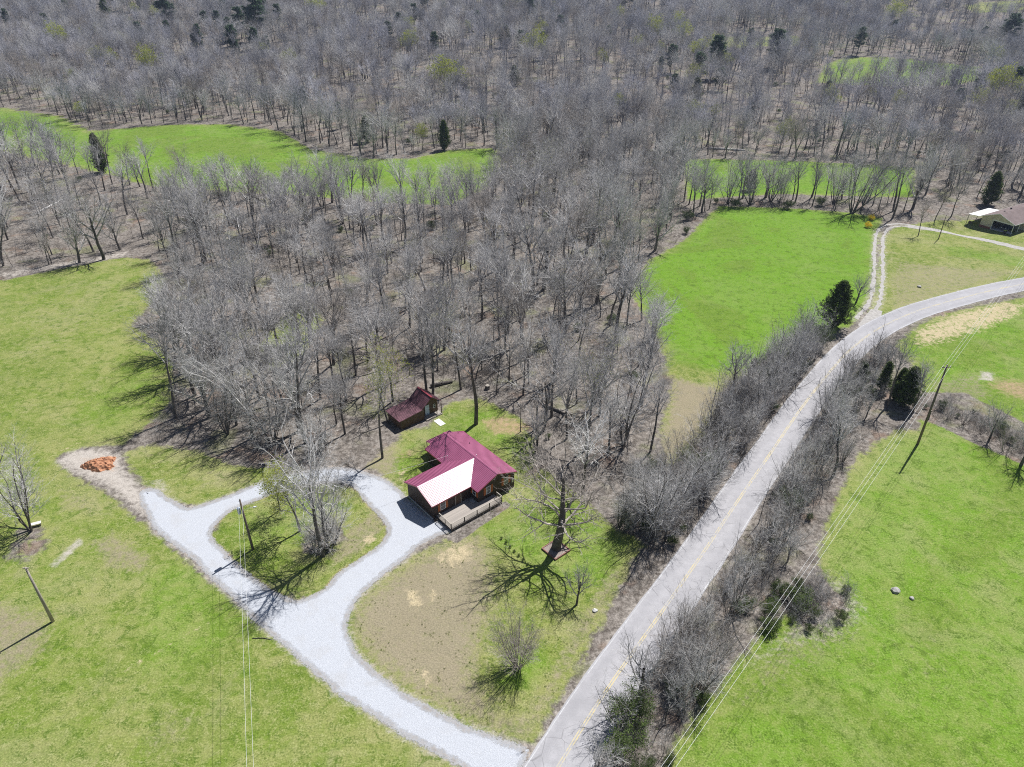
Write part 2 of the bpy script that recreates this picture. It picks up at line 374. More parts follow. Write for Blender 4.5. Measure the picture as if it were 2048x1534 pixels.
def layer(L):
    a = np.zeros(len(GX))
    for p, s, wt in L: a = np.maximum(a, wt * softpoly(PP(p), s))
    return a
lit = layer(LITTER); grass = grass * (1 - lit)
lush, dry, straw, dirt, pale = layer(LUSH), layer(DRY), layer(STRAW), layer(DIRT), layer(PALE)
def band(line, wdt, soft, wt): return wt * (1 - smooth(wdt, wdt + soft, ldist(line, GX, GY)))
dirt = np.maximum(dirt, band(np.vstack([DOUT, DOUT[:1]]), 0.25, 0.9, 0.42)); dirt = np.maximum(dirt, band(np.vstack([DISL, DISL[:1]]), 0.2, 1.1, 0.55))
pale = np.maximum(pale, band(np.vstack([DOUT, DOUT[:1]]), 0.5, 1.2, 0.6)); pale = np.maximum(pale, band(ROAD, 3.0, 1.2, 0.55))
straw = np.maximum(straw, band(PP([(235, 1350), (300, 1312), (350, 1282), (385, 1264), (420, 1242)]), 0.10, 0.45, 0.45))
straw = np.maximum(straw, band(PP([(90, 918), (130, 898), (200, 868), (240, 845)]), 0.10, 0.6, 0.45))
pale = np.maximum(pale, band(TRK, 1.9, 1.0, 0.55)); pale = np.maximum(pale, band(LNE, 1.4, 0.8, 0.6))
for nme, a in (('grass', grass), ('lush', lush), ('dry', dry), ('straw', straw), ('dirt', dirt), ('pale', pale)): setattr_(nme, a)
def ground_mat():
    m, t, b = new_mat('land'); n = N(t); v = n.pos()
    nb = n.noise(v, 0.045, 3.0); nm = n.noise(v, 0.22, 4.0, 0.6); nf = n.noise(v, 1.3, 5.0, 0.65); ns = n.noise(v, 5.0, 4.0, 0.7); nx_ = n.noise(v, 0.55, 4.0, 0.62, 0.6)
    # stretched mower streaks
    mp = n.new('ShaderNodeMapping'); t.links.new(v, mp.inputs[0]); mp.inputs['Rotation'].default_value = (0, 0, rad(38)); mp.inputs['Scale'].default_value = (0.12, 1.0, 1.0)
    nst = n.noise(mp.outputs[0], 0.9, 3.0)
    def edge(a, k, amp=0.55):
        q = n.math('ADD', a, n.math('MULTIPLY', n.math('SUBTRACT', k, 0.5), amp)); return q
    gsel = n.step(edge(edge(n.attr('grass'), nx_, 0.9), nf, 0.5), 0.34, 0.66)
    mixv = n.math('ADD', n.math('ADD', n.math('MULTIPLY', nm, 0.5), n.math('MULTIPLY', nb, 0.35)), n.math('MULTIPLY', nst, 0.25))
    gc = n.mix(n.step(mixv, 0.47, 0.62), (0.235, 0.245, 0.085), (0.14, 0.19, 0.03))
    gc = n.mix(n.step(edge(n.attr('lush'), nm, 0.5), 0.1, 0.95), gc, (0.125, 0.245, 0.018))
    lu = n.math('SUBTRACT', 1.0, n.math('MULTIPLY', n.attr('lush'), 0.85), clamp=True)
    mot = n.noise(v, 0.62, 6.0, 0.72, 1.2); mo2 = n.noise(v, 0.27, 5.0, 0.7, 1.5); brd = n.noise(v, 0.032, 4.0, 0.6, 1.0)
    gc = n.mix(n.math('MULTIPLY', n.step(brd, 0.50, 0.60), n.math('MULTIPLY', lu, 0.50)), gc, (0.29, 0.275, 0.14))
    gc = n.mix(n.math('MULTIPLY', n.step(brd, 0.49, 0.40), 0.55), gc, (0.12, 0.175, 0.026))
    gc = n.mix(n.math('MULTIPLY', n.step(n.noise(v, 0.10, 5.0, 0.65, 0.8), 0.52, 0.66), n.math('MULTIPLY', lu, 0.60)), gc, (0.285, 0.265, 0.145))
    gc = n.mix(n.math('MULTIPLY', n.step(mot, 0.50, 0.62), n.math('MULTIPLY', lu, 0.65)), gc, (0.275, 0.28, 0.105))
    gc = n.mix(n.math('MULTIPLY', n.step(mo2, 0.52, 0.64), n.math('MULTIPLY', lu, 0.45)), gc, (0.23, 0.25, 0.075))
    gc = n.mix(n.math('MULTIPLY', n.step(mot, 0.47, 0.37), 0.75), gc, (0.08, 0.135, 0.016))
    gc = n.mix(n.math('MULTIPLY', n.step(nst, 0.52, 0.62), n.math('MULTIPLY', lu, 0.35)), gc, (0.24, 0.265, 0.08))
    # tufts and dead blades
    gc = n.mix(n.math('MULTIPLY', n.step(n.math('ADD', n.math('MULTIPLY', nf, 0.5), n.math('MULTIPLY', ns, 0.5)), 0.50, 0.62), n.math('MULTIPLY', lu, 0.65)), gc, (0.32, 0.32, 0.15))
    gc = n.mix(n.math('MULTIPLY', n.step(n.math('ADD', n.math('MULTIPLY', nx_, 0.5), n.math('MULTIPLY', ns, 0.5)), 0.50, 0.36), 0.6), gc, (0.06, 0.115, 0.012))
    gc = n.mix(n.math('MULTIPLY', n.step(edge(n.attr('dry'), nf, 1.1), 0.3, 0.95), 0.85), gc, n.mix(nm, (0.235, 0.195, 0.14), (0.30, 0.25, 0.185)))
    lc = n.mix(n.step(nf, 0.32, 0.68), (0.115, 0.098, 0.084), (0.275, 0.245, 0.218))
    lc = n.mix(n.math('MULTIPLY', n.step(n.noise(v, 0.16, 4.0), 0.56, 0.68), 0.5), lc, (0.23, 0.145, 0.10))
    lc = n.mix(n.math('MULTIPLY', n.step(n.noise(v, 0.42, 6.0, 0.75, 1.0), 0.50, 0.60), 0.6), lc, (0.065, 0.055, 0.046))
    lc = n.mix(n.math('MULTIPLY', n.step(n.noise(v, 0.11, 3.0), 0.55, 0.68), 0.45), lc, (0.17, 0.19, 0.07))
    lc = n.mix(n.math('MULTIPLY', n.step(ns, 0.55, 0.75), 0.6), lc, (0.42, 0.38, 0.345))
    c = n.mix(gsel, lc, gc)
    c = n.mix(n.step(edge(n.attr('pale'), nf, 0.9), 0.35, 0.95), c, n.mix(nf, (0.33, 0.295, 0.26), (0.50, 0.455, 0.41)))
    c = n.mix(n.step(edge(n.attr('dirt'), nf, 0.8), 0.3, 0.95), c, n.mix(nf, (0.30, 0.195, 0.125), (0.43, 0.30, 0.205)))
    c = n.mix(n.step(edge(edge(n.attr('straw'), nf, 1.1), mot, 1.3), 0.4, 0.85), c, n.mix(ns, (0.36, 0.29, 0.175), (0.52, 0.44, 0.29)))
    sp = n.math('ADD', 0.28, n.math('MULTIPLY', ns, 1.45))
    g = n.new('ShaderNodeCombineColor')
    for i in range(3): t.links.new(sp, g.inputs[i])
    c = n.mix(1.0, c, g.outputs[0], 'MULTIPLY')
    t.links.new(c, b.inputs['Base Color']); b.inputs['Roughness'].default_value = 0.95; b.inputs['Specular IOR Level'].default_value = 0.1
    n.bump(n.math('ADD', n.math('MULTIPLY', nf, 0.6), n.math('MULTIPLY', ns, 0.5)), 0.7, 0.16, b)
    return m
me.materials.append(ground_mat())
ground = mesh_obj('ground', me); tag(ground, 'gently rolling land with lawns, fields and leaf-littered woodland floor', 'ground', kind='structure')

# ------------------------------------------------------------------ gravel drive, road, track
def poly_sheet(name, outer, holes, z, mat, grid=1.2):
    bm = bmesh.new(); edges = []
    for loop in [outer] + holes:
        vs_ = [bm.verts.new((q[0], q[1], float(hz(q[0], q[1])) + z)) for q in loop]
        for i in range(len(vs_)): edges.append(bm.edges.new((vs_[i], vs_[(i + 1) % len(vs_)])))
    bmesh.ops.triangle_fill(bm, use_beauty=True, use_dissolve=False, edges=edges)
    bmesh.ops.recalc_face_normals(bm, faces=bm.faces)
    for f in bm.faces:
        if f.normal.z < 0: f.normal_flip()
    m_ = bpy.data.meshes.new(name); bm.to_mesh(m_); bm.free(); m_.materials.append(mat)
    return mesh_obj(name, m_)
def ribbon(name, line, w0, w1, z, mat, jit=0.0, seed=0):
    """sheet along a line from offset w0 (left) to w1 (right)"""
    r = np.random.RandomState(seed); line = np.array(line); d = np.gradient(line, axis=0); d /= np.linalg.norm(d, axis=1)[:, None]
    nrm = np.stack([d[:, 1], -d[:, 0]], 1)
    k = 2 if abs(w1 - w0) < 1.2 else 7
    off = np.linspace(w0, w1, k); V = []; Fc = []
    for i, (p, q) in enumerate(zip(line, nrm)):
        for j, o in enumerate(off):
            e = jit * r.randn() if j in (0, k - 1) else 0
            x, y = p + q * (o + e); V.append((x, y, float(hz(x, y)) + z))
    for i in range(len(line) - 1):
        for j in range(k - 1): a = i * k + j; Fc.append((a, a + 1, a + k + 1, a + k))
    m_ = bpy.data.meshes.new(name); m_.from_pydata(V, [], Fc); m_.materials.append(mat)
    for pl in m_.polygons:
        if pl.normal.z < 0: pl.flip()
    m_.update(); return mesh_obj(name, m_)
def gravel_mat():
    m, t, b = new_mat('gravel'); n = N(t); v = n.pos()
    a = n.noise(v, 9.0, 4.0, 0.75); c1 = n.noise(v, 0.35, 4.0, 0.6); c2 = n.noise(v, 1.6, 4.0)
    vo = n.new('ShaderNodeTexVoronoi'); t.links.new(v, vo.inputs['Vector']); vo.inputs['Scale'].default_value = 16.0
    c = n.mix(n.step(a, 0.3, 0.7), (0.335, 0.35, 0.385), (0.53, 0.55, 0.60))
    c = n.mix(n.math('MULTIPLY', n.step(c1, 0.5, 0.72), 0.45), c, (0.37, 0.355, 0.345))
    c = n.mix(n.math('MULTIPLY', n.step(c2, 0.58, 0.72), 0.3), c, (0.62, 0.63, 0.65))
    c = n.mix(0.3, c, n.mix(vo.outputs['Distance'], (0.36, 0.37, 0.39), (0.66, 0.67, 0.70)))
    t.links.new(c, b.inputs['Base Color']); b.inputs['Roughness'].default_value = 0.95; b.inputs['Specular IOR Level'].default_value = 0.15
    n.bump(n.math('ADD', a, vo.outputs['Distance']), 0.6, 0.05, b); return m
M['gravel'] = gravel_mat()
M['worn'] = basic('worn_gravel', (0.36, 0.34, 0.32), 0.95, 0.25, 1.5, world=True, bump=0.4)
drive = poly_sheet('gravel_driveway', DOUT, [DISL], 0.012, M['gravel'])
tag(drive, 'pale grey gravel driveway looping round the grassy island in front of the cabin', 'driveway', kind='structure')
def fringe_mat(name, ca, cb, amount, rough=0.9):
    m, t, b = new_mat(name); n = N(t); v = n.pos(); a = n.noise(v, 5.0, 5.0, 0.75); a2 = n.noise(v, 0.9, 4.0, 0.65)
    t.links.new(n.mix(n.step(a, 0.3, 0.7), ca, cb), b.inputs['Base Color']); b.inputs['Roughness'].default_value = 0.95; b.inputs['Specular IOR Level'].default_value = 0.1
    k = n.math('ADD', n.math('MULTIPLY', a, 0.55), n.math('MULTIPLY', a2, 0.45)); k = n.math('SUBTRACT', n.math('ADD', n.attr('fade'), k), 1.0)
    al = n.math('MULTIPLY', n.step(k, -0.08, 0.12), amount); t.links.new(al, b.inputs['Alpha']); return m
def fringe(name, line, offs, fades, z, mat, parent, closed=False):
    line = np.array(line)
    if closed: line = np.vstack([line, line[:1]])
    d = np.gradient(line, axis=0); d /= np.linalg.norm(d, axis=1)[:, None] + 1e-9; nr = np.stack([d[:, 1], -d[:, 0]], 1); k = len(offs); V = []; Fc = []
    for p, q in zip(line, nr):
        for o_ in offs: x, y = p + q * o_; V.append((x, y, float(hz(x, y)) + z))
    for i in range(len(line) - 1):
        for j in range(k - 1): c_ = i * k + j; Fc.append((c_, c_ + 1, c_ + k + 1, c_ + k))
    m_ = bpy.data.meshes.new(name); m_.from_pydata(V, [], Fc); m_.materials.append(mat)
    for pl in m_.polygons:
        if pl.normal.z < 0: pl.flip()
    at = m_.attributes.new('fade', 'FLOAT', 'POINT'); at.data.foreach_set('value', np.tile(np.array(fades, np.float32), len(line)))
    return mesh_obj(name, m_, parent)
fr_g = fringe_mat('gravel_spill', (0.35, 0.355, 0.375), (0.55, 0.56, 0.585), 1.0); fr_d = fringe_mat('dirty_gravel', (0.27, 0.225, 0.19), (0.40, 0.36, 0.32), 0.55)
OF = [-0.9, -0.45, 0.0, 0.45, 0.9]
def smooth_loop(L, k=6):
    L = L.copy()
    for _ in range(k): L = (np.roll(L, 1, 0) + L + np.roll(L, -1, 0)) / 3
    return L
for lp in (smooth_loop(DOUT), smooth_loop(DISL)):
    fringe('gravel_spill', lp, OF, [0.05, 0.45, 0.62, 0.45, 0.05], 0.018, fr_g, drive, True); fringe('muddy_edge', lp, [-1.1, -0.5, 0.0, 0.5, 1.1], [0.0, 0.40, 0.52, 0.40, 0.0], 0.023, fr_d, drive, True)
def asphalt_mat():
    m, t, b = new_mat('asphalt'); n = N(t); v = n.pos()
    a = n.noise(v, 7.0, 4.0, 0.7); c1 = n.noise(v, 0.12, 4.0, 0.6); c2 = n.noise(v, 0.8, 5.0, 0.65)
    c = n.mix(n.step(n.math('ADD', n.math('MULTIPLY', a, 0.5), n.math('MULTIPLY', c2, 0.5)), 0.35, 0.65), (0.325, 0.317, 0.33), (0.415, 0.405, 0.42))
    c = n.mix(n.math('MULTIPLY', n.step(c1, 0.45, 0.7), 0.5), c, (0.29, 0.283, 0.297))
    tr = n.attr('tread'); c = n.mix(n.math('MULTIPLY', n.step(tr, 0.2, 1.0), 0.35), c, (0.275, 0.27, 0.285))
    ck = n.new('ShaderNodeTexVoronoi', feature='DISTANCE_TO_EDGE'); n.put(ck.inputs['Vector'], v); ck.inputs['Scale'].default_value = 0.33
    cr = n.math('MULTIPLY', n.step(ck.outputs['Distance'], 0.018, 0.0), n.step(n.noise(v, 0.2, 2.0), 0.48, 0.60)); c = n.mix(n.math('MULTIPLY', cr, 0.6), c, (0.16, 0.155, 0.16))
    t.links.new(c, b.inputs['Base Color']); b.inputs['Roughness'].default_value = 0.9; b.inputs['Specular IOR Level'].default_value = 0.2
    n.bump(a, 0.3, 0.02, b); return m
RW = 2.95
road = ribbon('road', ROAD, -RW, RW, 0.03, asphalt_mat(), 0.03, 3)
tag(road, 'two-lane grey asphalt country road with double yellow centre line', 'road', kind='structure')
rt = road.data.attributes.new('tread', 'FLOAT', 'POINT')
rt.data.foreach_set('value', np.tile(np.array([0.0, 1.0, 0.2, 0.4, 0.2, 1.0, 0.0], np.float32), len(ROAD)))
def paint(name, col):
    m, t, b = new_mat(name); n = N(t); v = n.pos(); a = n.noise(v, 2.0, 5.0, 0.7); c2 = n.noise(v, 0.3, 3.0)
    c = n.mix(n.step(n.math('ADD', n.math('MULTIPLY', a, 0.6), n.math('MULTIPLY', c2, 0.4)), 0.37, 0.62), col, (0.37, 0.365, 0.375))
    t.links.new(c, b.inputs['Base Color']); b.inputs['Roughness'].default_value = 0.8; return m
py = paint('yellow_paint', (0.56, 0.46, 0.22)); pw = paint('white_paint', (0.52, 0.52, 0.53))
for nme, a, bb, mt, lb in (('centre_line', -0.19, -0.06, py, None), ('centre_line', 0.06, 0.19, py, None), ('edge_line', -RW + 0.16, -RW + 0.27, pw, None), ('edge_line', RW - 0.27, RW - 0.16, pw, None)):
    o = ribbon(nme, ROAD, a, bb, 0.036, mt); o.parent = road
# two-wheel track and the neighbour's lane
for s in (-1, 1):
    o = ribbon('gravel_track', TRK, s * 1.0 - 0.42, s * 1.0 + 0.42, 0.02, M['worn'], 0.16, 5 + s)
    tag(o, 'gravel wheel rut of the two-track lane beside the bright green field', 'track', 'two-track lane ruts', 'structure')
o = ribbon('gravel_lane', LNE, -1.3, 1.3, 0.025, M['worn'], 0.12, 9); tag(o, 'pale gravel lane leading past the cream house', 'lane', kind='structure')
ap = PP([(1716, 650), (1742, 618), (1765, 622), (1762, 632), (1735, 645), (1722, 655)])
o = poly_sheet('gravel_apron', ap, [], 0.008, M['worn']); tag(o, 'gravel apron where the two-track lane meets the road', 'apron', kind='structure')

# ------------------------------------------------------------------ cabin with the red roof
def metal_roof():
    m, t, b = new_mat('red_metal_roof'); n = N(t); v = n.obj()
    a = n.noise(v, 0.5, 3.0); a2 = n.noise(v, 6.0, 3.0)
    c = n.mix(n.step(a, 0.3, 0.7), (0.30, 0.080, 0.16), (0.34, 0.095, 0.185))
    t.links.new(c, b.inputs['Base Color']); b.inputs['Roughness'].default_value = 0.41; b.inputs['Specular IOR Level'].default_value = 0.9
    b.inputs['Coat Weight'].default_value = 0.12; b.inputs['Coat Roughness'].default_value = 0.38
    n.bump(a2, 0.05, 0.01, b); return m
M['roof'] = metal_roof()
M['roof_old_shaded'] = basic('weathered_shaded_red_roof', (0.135, 0.062, 0.078), 0.6, 0.4, 1.2, spec=0.4)  # small cabin roof: shade of the trees behind darkened into the base colour
M['trim_red'] = basic('red_trim', (0.24, 0.035, 0.05), 0.4, 0.1, 2)
def siding(name, col, pitch=0.16, vert=False):
    m, t, b = new_mat(name); n = N(t); v = n.obj()
    sx = n.new('ShaderNodeSeparateXYZ'); t.links.new(v, sx.inputs[0])
    ph = n.math('FRACT', n.math('DIVIDE', sx.outputs[2], pitch))
    a = n.noise(v, 1.5, 4.0); st = n.new('ShaderNodeMapping'); t.links.new(v, st.inputs[0]); st.inputs['Scale'].default_value = (0.4, 0.4, 8)
    gr = n.noise(st.outputs[0], 3.0, 4.0)
    c = n.mix(n.step(n.math('ADD', n.math('MULTIPLY', a, 0.5), n.math('MULTIPLY', gr, 0.5)), 0.35, 0.65), tuple(x * 0.7 for x in col), tuple(x * 1.25 for x in col))
    t.links.new(c, b.inputs['Base Color']); b.inputs['Roughness'].default_value = 0.7
    n.bump(n.step(ph, 0.0, 0.9), 0.8, 0.02, b); return m
M['brown'] = siding('dark_brown_siding', (0.045, 0.026, 0.018))
M['brown2'] = siding('brown_siding', (0.105, 0.062, 0.036))
M['orange'] = basic('orange_stain', (0.46, 0.125, 0.03), 0.6, 0.15, 4)
M['white'] = basic('white_paint_trim', (0.78, 0.78, 0.77), 0.5, 0.05)
M['cream'] = siding('cream_siding', (0.62, 0.56, 0.44), 0.12)
M['concrete'] = basic('concrete', (0.52, 0.50, 0.47), 0.9, 0.15, 2.0)
M['deckwood'] = None
def wood_boards(name, col, pitch, ax=0):
    m, t, b = new_mat(name); n = N(t); v = n.obj()
    sx = n.new('ShaderNodeSeparateXYZ'); t.links.new(v, sx.inputs[0])
    q = n.math('DIVIDE', sx.outputs[ax], pitch); ph = n.math('FRACT', q); idn = n.math('FLOOR', q)
    wn = n.new('ShaderNodeTexWhiteNoise', noise_dimensions='1D'); t.links.new(idn, wn.inputs['W'])
    a = n.noise(v, 3.0, 4.0)
    c = n.mix(n.math('ADD', n.math('MULTIPLY', wn.outputs[0], 0.6), n.math('MULTIPLY', a, 0.4)), tuple(x * 0.78 for x in col), tuple(min(1, x * 1.15) for x in col))
    gap = n.step(n.math('ABSOLUTE', n.math('SUBTRACT', ph, 0.5)), 0.5, 0.45)
    c = n.mix(gap, tuple(x * 0.3 for x in col), c)
    t.links.new(c, b.inputs['Base Color']); b.inputs['Roughness'].default_value = 0.85; return m
M['deck'] = wood_boards('weathered_deck', (0.36, 0.32, 0.285), 0.14, 1)
M['rail'] = basic('grey_rail_wood', (0.40, 0.36, 0.31), 0.85, 0.15, 4)
M['railpost'] = basic('dark_post_wood', (0.10, 0.075, 0.06), 0.85, 0.15, 4)
def glass():
    m, t, b = new_mat('window_glass'); n = N(t)
    a = n.noise(n.obj(), 1.5, 2.0); c = n.mix(a, (0.012, 0.018, 0.028), (0.05, 0.07, 0.10)); t.links.new(c, b.inputs['Base Color'])
    b.inputs['Roughness'].default_value = 0.06; b.inputs['Specular IOR Level'].default_value = 0.8; return m
M['glass'] = glass()
M['galv'] = basic('galvanised_metal', (0.55, 0.55, 0.57), 0.45, 0.1, 5, metal=0.6)
M['dark'] = basic('dark_interior', (0.03, 0.028, 0.027), 0.8, 0.2)

HU = dict(L=13.42, W=7.44, he=2.71, hr=4.17, w0=1.67, w1=8.79, wl=6.78, hwr=4.06, oh=0.30)
house = empty('cabin', (-4.93, 78.17, 0), rad(40.1))
tag(house, 'dark brown cabin with glossy red metal roof, orange shutters and a wooden deck', 'house')
L_, W_, he, hr, w0, w1, wl, hwr, oh = (HU[k] for k in ('L', 'W', 'he', 'hr', 'w0', 'w1', 'wl', 'hwr', 'oh'))
wm = (w0 + w1) / 2; slm = (hr - he) / (W_ / 2); um = (hwr - he) / slm
def gable_wall(name, axis_, pos, a, b, zb, ze, zr, mat, parent, th=0.14):
    """wall with a gable top; axis_ 'v' = stands at v=pos and runs along u"""
    m_ = (a + b) / 2; pr = [(a, zb), (b, zb), (b, ze), (m_, zr), (a, ze)]
    mb = MB()
    if axis_ == 'v': mb.slab([(p, pos, z) for p, z in pr], (0, th, 0))
    else: mb.slab([(pos, p, z) for p, z in pr], (th, 0, 0))
    return mb.build(name, mat, parent)
dz = 0.10
ry = slm * oh
gable_wall('gable_wall', 'v', oh, oh, W_ - oh, -1.0, he + ry - dz, hr - dz, M['brown'], house)
gable_wall('gable_wall', 'v', L_ - oh - 0.14, oh, W_ - oh, -0.6, he + ry - dz, hr - dz, M['brown'], house)
gable_wall('gable_wall', 'u', -wl + oh, w0 + oh, w1 - oh, -0.5, he + 0.09 - dz, hwr - dz, M['brown'], house)
MB().box((W_ - oh - 0.14, oh + 0.14, -1.0), (W_ - oh, L_ - oh - 0.14, he + ry - dz)).build('side_wall', M['brown'], house)
MB().box((oh, oh + 0.14, -0.5), (oh + 0.14, L_ - oh - 0.14, he + ry - dz)).build('side_wall', M['brown'], house)
MB().box((-wl + oh + 0.14, w0 + oh, -0.5), (oh, w0 + oh + 0.14, he + 0.09 - dz)).build('side_wall', M['brown'], house)
MB().box((-wl + oh + 0.14, w1 - oh - 0.14, -0.5), (oh, w1 - oh, he + 0.09 - dz)).build('side_wall', M['brown'], house)
# foundation strip seen as a pale line under the wing gable
MB().box((-wl + oh - 0.12, w0 + oh, -0.3), (-wl + oh - 0.003, w1 - oh, 0.14)).build('foundation_ledge', M['concrete'], house)
T_ = (0, 0, -0.06)
def slope(name, poly, mat=M['roof']):
    return MB().slab(poly, T_).build(name, mat, house)
s_ml = slope('roof_slope', [(0, 0, he), (W_ / 2, 0, hr), (W_ / 2, L_, hr), (0, L_, he)])
s_mr = slope('roof_slope', [(W_ / 2, 0, hr), (W_, 0, he), (W_, L_, he), (W_ / 2, L_, hr)])
s_wf = slope('roof_slope', [(-wl, w0, he), (0.0, w0, he + 0.012), (um, wm, hwr + 0.012), (-wl, wm, hwr)])
s_wb = slope('roof_slope', [(0.0, w1, he + 0.012), (-wl, w1, he), (-wl, wm, hwr), (um, wm, hwr + 0.012)])
def ribs(parent, lines, mat, wd=0.05, ht=0.05, up=0.018):
    mb = MB()
    for a, b in lines: mb.bar((a[0], a[1], a[2] + up), (b[0], b[1], b[2] + up), wd, ht)
    o = mb.build('roof_ribs', mat, parent); tag(o, kind='stuff'); return o
RP = 0.30
zm = lambda u: he + slm * u
ln = []
for v in np.arange(0.12, L_ - 0.05, RP):
    u0 = 0.0
    if w0 < v < w1: u0 = um * (1 - abs(v - wm) / ((w1 - w0) / 2)) + 0.02
    if u0 < W_ / 2 - 0.1: ln.append(((u0, v, zm(u0)), (W_ / 2, v, hr)))
ribs(s_ml, ln, M['roof'])
ribs(s_mr, [((W_ / 2, v, hr), (W_, v, he)) for v in np.arange(0.12, L_ - 0.05, RP)], M['roof'])
lf, lb = [], []
for u in np.arange(-wl + 0.12, um - 0.1, RP):
    k = 0 if u < 0 else u / um
    zz = he + (hwr - he) * k
    lf.append(((u, w0 + (wm - w0) * k, zz), (u, wm, hwr))); lb.append(((u, w1 - (w1 - wm) * k, zz), (u, wm, hwr)))
ribs(s_wf, lf, M['roof']); ribs(s_wb, lb, M['roof'])
def cap(a, b, name='ridge_cap', mat=M['roof'], wd=0.34):
    a = Vector(a); b = Vector(b); d = (b - a).normalized(); s = d.cross(Vector((0, 0, 1))).normalized() * wd / 2; dn = Vector((0, 0, -0.07 * wd / 0.34)); up = Vector((0, 0, 0.045))
    mb = MB(); pr = [a + s + dn + up, a + up, a - s + dn + up]; mb.slab(pr, b - a); return mb.build(name, mat, house)
cap((W_ / 2, -0.02, hr), (W_ / 2, L_ + 0.02, hr)); cap((-wl - 0.02, wm, hwr), (um - 0.15, wm, hwr + 0.012))
def fascia(a, b): return MB().bar(a, b, 0.035, 0.17).build('fascia', M['trim_red'], house)
d_ = -0.10
for a, b in (((0, -0.02, he + d_), (W_ / 2, -0.02, hr + d_)), ((W_ / 2, -0.02, hr + d_), (W_, -0.02, he + d_)), ((0, L_ + 0.02, he + d_), (W_ / 2, L_ + 0.02, hr + d_)), ((W_ / 2, L_ + 0.02, hr + d_), (W_, L_ + 0.02, he + d_)),
             ((-wl - 0.02, w0, he + d_), (-wl - 0.02, wm, hwr + d_)), ((-wl - 0.02, wm, hwr + d_), (-wl - 0.02, w1, he + d_)),
             ((-wl, w0 - 0.02, he + d_), (-0.02, w0 - 0.02, he + d_)), ((-wl, w1 + 0.02, he + d_), (-0.02, w1 + 0.02, he + d_)), ((-0.02, 0, he + d_), (-0.02, w0 - 0.05, he + d_)), ((-0.02, w1 + 0.05, he + d_), (-0.02, L_, he + d_)), ((W_ + 0.02, 0, he + d_), (W_ + 0.02, L_, he + d_))):
    fascia(a, b)
def window(parent, fr, ww, z0, z1, shutters=True, panes=True):
    """fr(s, d, z): s along the wall, d out of the wall"""
    def bx(mb, s0, s1, d0, d1, za, zb_):
        p = [fr(s, d, z) for s in (s0, s1) for d in (d0, d1) for z in (za, zb_)]
        a = tuple(min(q[i] for q in p) for i in range(3)); b = tuple(max(q[i] for q in p) for i in range(3)); mb.box(a, b)
    h = ww / 2
    mb = MB(); bx(mb, -h + 0.05, h - 0.05, 0.004, 0.02, z0 + 0.05, z1 - 0.05); wnd = mb.build('window', M['glass'], parent)
    mb = MB(); bx(mb, -h, -h + 0.07, 0.0, 0.06, z0, z1); bx(mb, h - 0.07, h, 0.0, 0.06, z0, z1); bx(mb, -h + 0.07, h - 0.07, 0.0, 0.06, z0, z0 + 0.07); bx(mb, -h + 0.07, h - 0.07, 0.0, 0.06, z1 - 0.07, z1); mb.build('frame', M['white'], wnd)
    mb = MB(); zc = (z0 + z1) / 2; bx(mb, -h + 0.07, h - 0.07, 0.0, 0.045, zc - 0.025, zc + 0.025); mb.build('sash_bar', M['white'], wnd)
    if panes:
        for s in (-h / 3, h / 3): mb = MB(); bx(mb, s - 0.012, s + 0.012, 0.0, 0.035, z0 + 0.07, z1 - 0.07); mb.build('muntin', M['white'], wnd)
    if shutters:
        for s in (-1, 1):
            mb = MB(); a = s * (h + 0.03); b = s * (h + 0.42); bx(mb, a, b, 0.003, 0.05, z0 - 0.02, z1 + 0.02)
            sh = mb.build('shutter', M['orange'], parent)
            mb = MB()
            for z in np.arange(z0 + 0.08, z1 - 0.05, 0.09): bx(mb, a + s * 0.05, b - s * 0.05, 0.05, 0.06, z, z + 0.045)
            tag(mb.build('louvres', M['orange'], sh), kind='stuff')
window(house, lambda s, d, z: (2.14 + s, oh - d, z), 0.84, 1.17, 2.50)
window(house, lambda s, d, z: (5.50 + s, oh - d, z), 0.84, 1.17, 2.50)
window(house, lambda s, d, z: (-4.77 + s, w0 + oh - d, z), 0.90, 0.98, 2.32, panes=False)
window(house, lambda s, d, z: (oh - d, 1.22 + s, z), 0.80, 1.25, 2.42, panes=False)
# porch door with white frame
def door(parent, fr, ww, z0, z1, mat, fmat):
    def bx(mb, s0, s1, d0, d1, za, zb_):
        p = [fr(s, d, z) for s in (s0, s1) for d in (d0, d1) for z in (za, zb_)]
        mb.box(tuple(min(q[i] for q in p) for i in range(3)), tuple(max(q[i] for q in p) for i in range(3)))
    h = ww / 2; mb = MB(); bx(mb, -h, h, 0.003, 0.05, z0, z1); dr = mb.build('door', mat, parent)
    mb = MB(); bx(mb, -h - 0.09, -h - 0.004, 0.0, 0.06, z0, z1 + 0.09); bx(mb, h + 0.004, h + 0.09, 0.0, 0.06, z0, z1 + 0.09); bx(mb, -h - 0.004, h + 0.004, 0.0, 0.06, z1 + 0.004, z1 + 0.09); mb.build('door_frame', fmat, dr)
    mb = MB(); bx(mb, h - 0.13, h - 0.07, 0.05, 0.10, z0 + 0.95, z0 + 1.01); mb.build('door_knob', M['galv'], dr)
    return dr
door(house, lambda s, d, z: (-2.1 + s, w0 + oh - d, z), 0.92, 0.46, 2.40, M['brown2'], M['rail'])
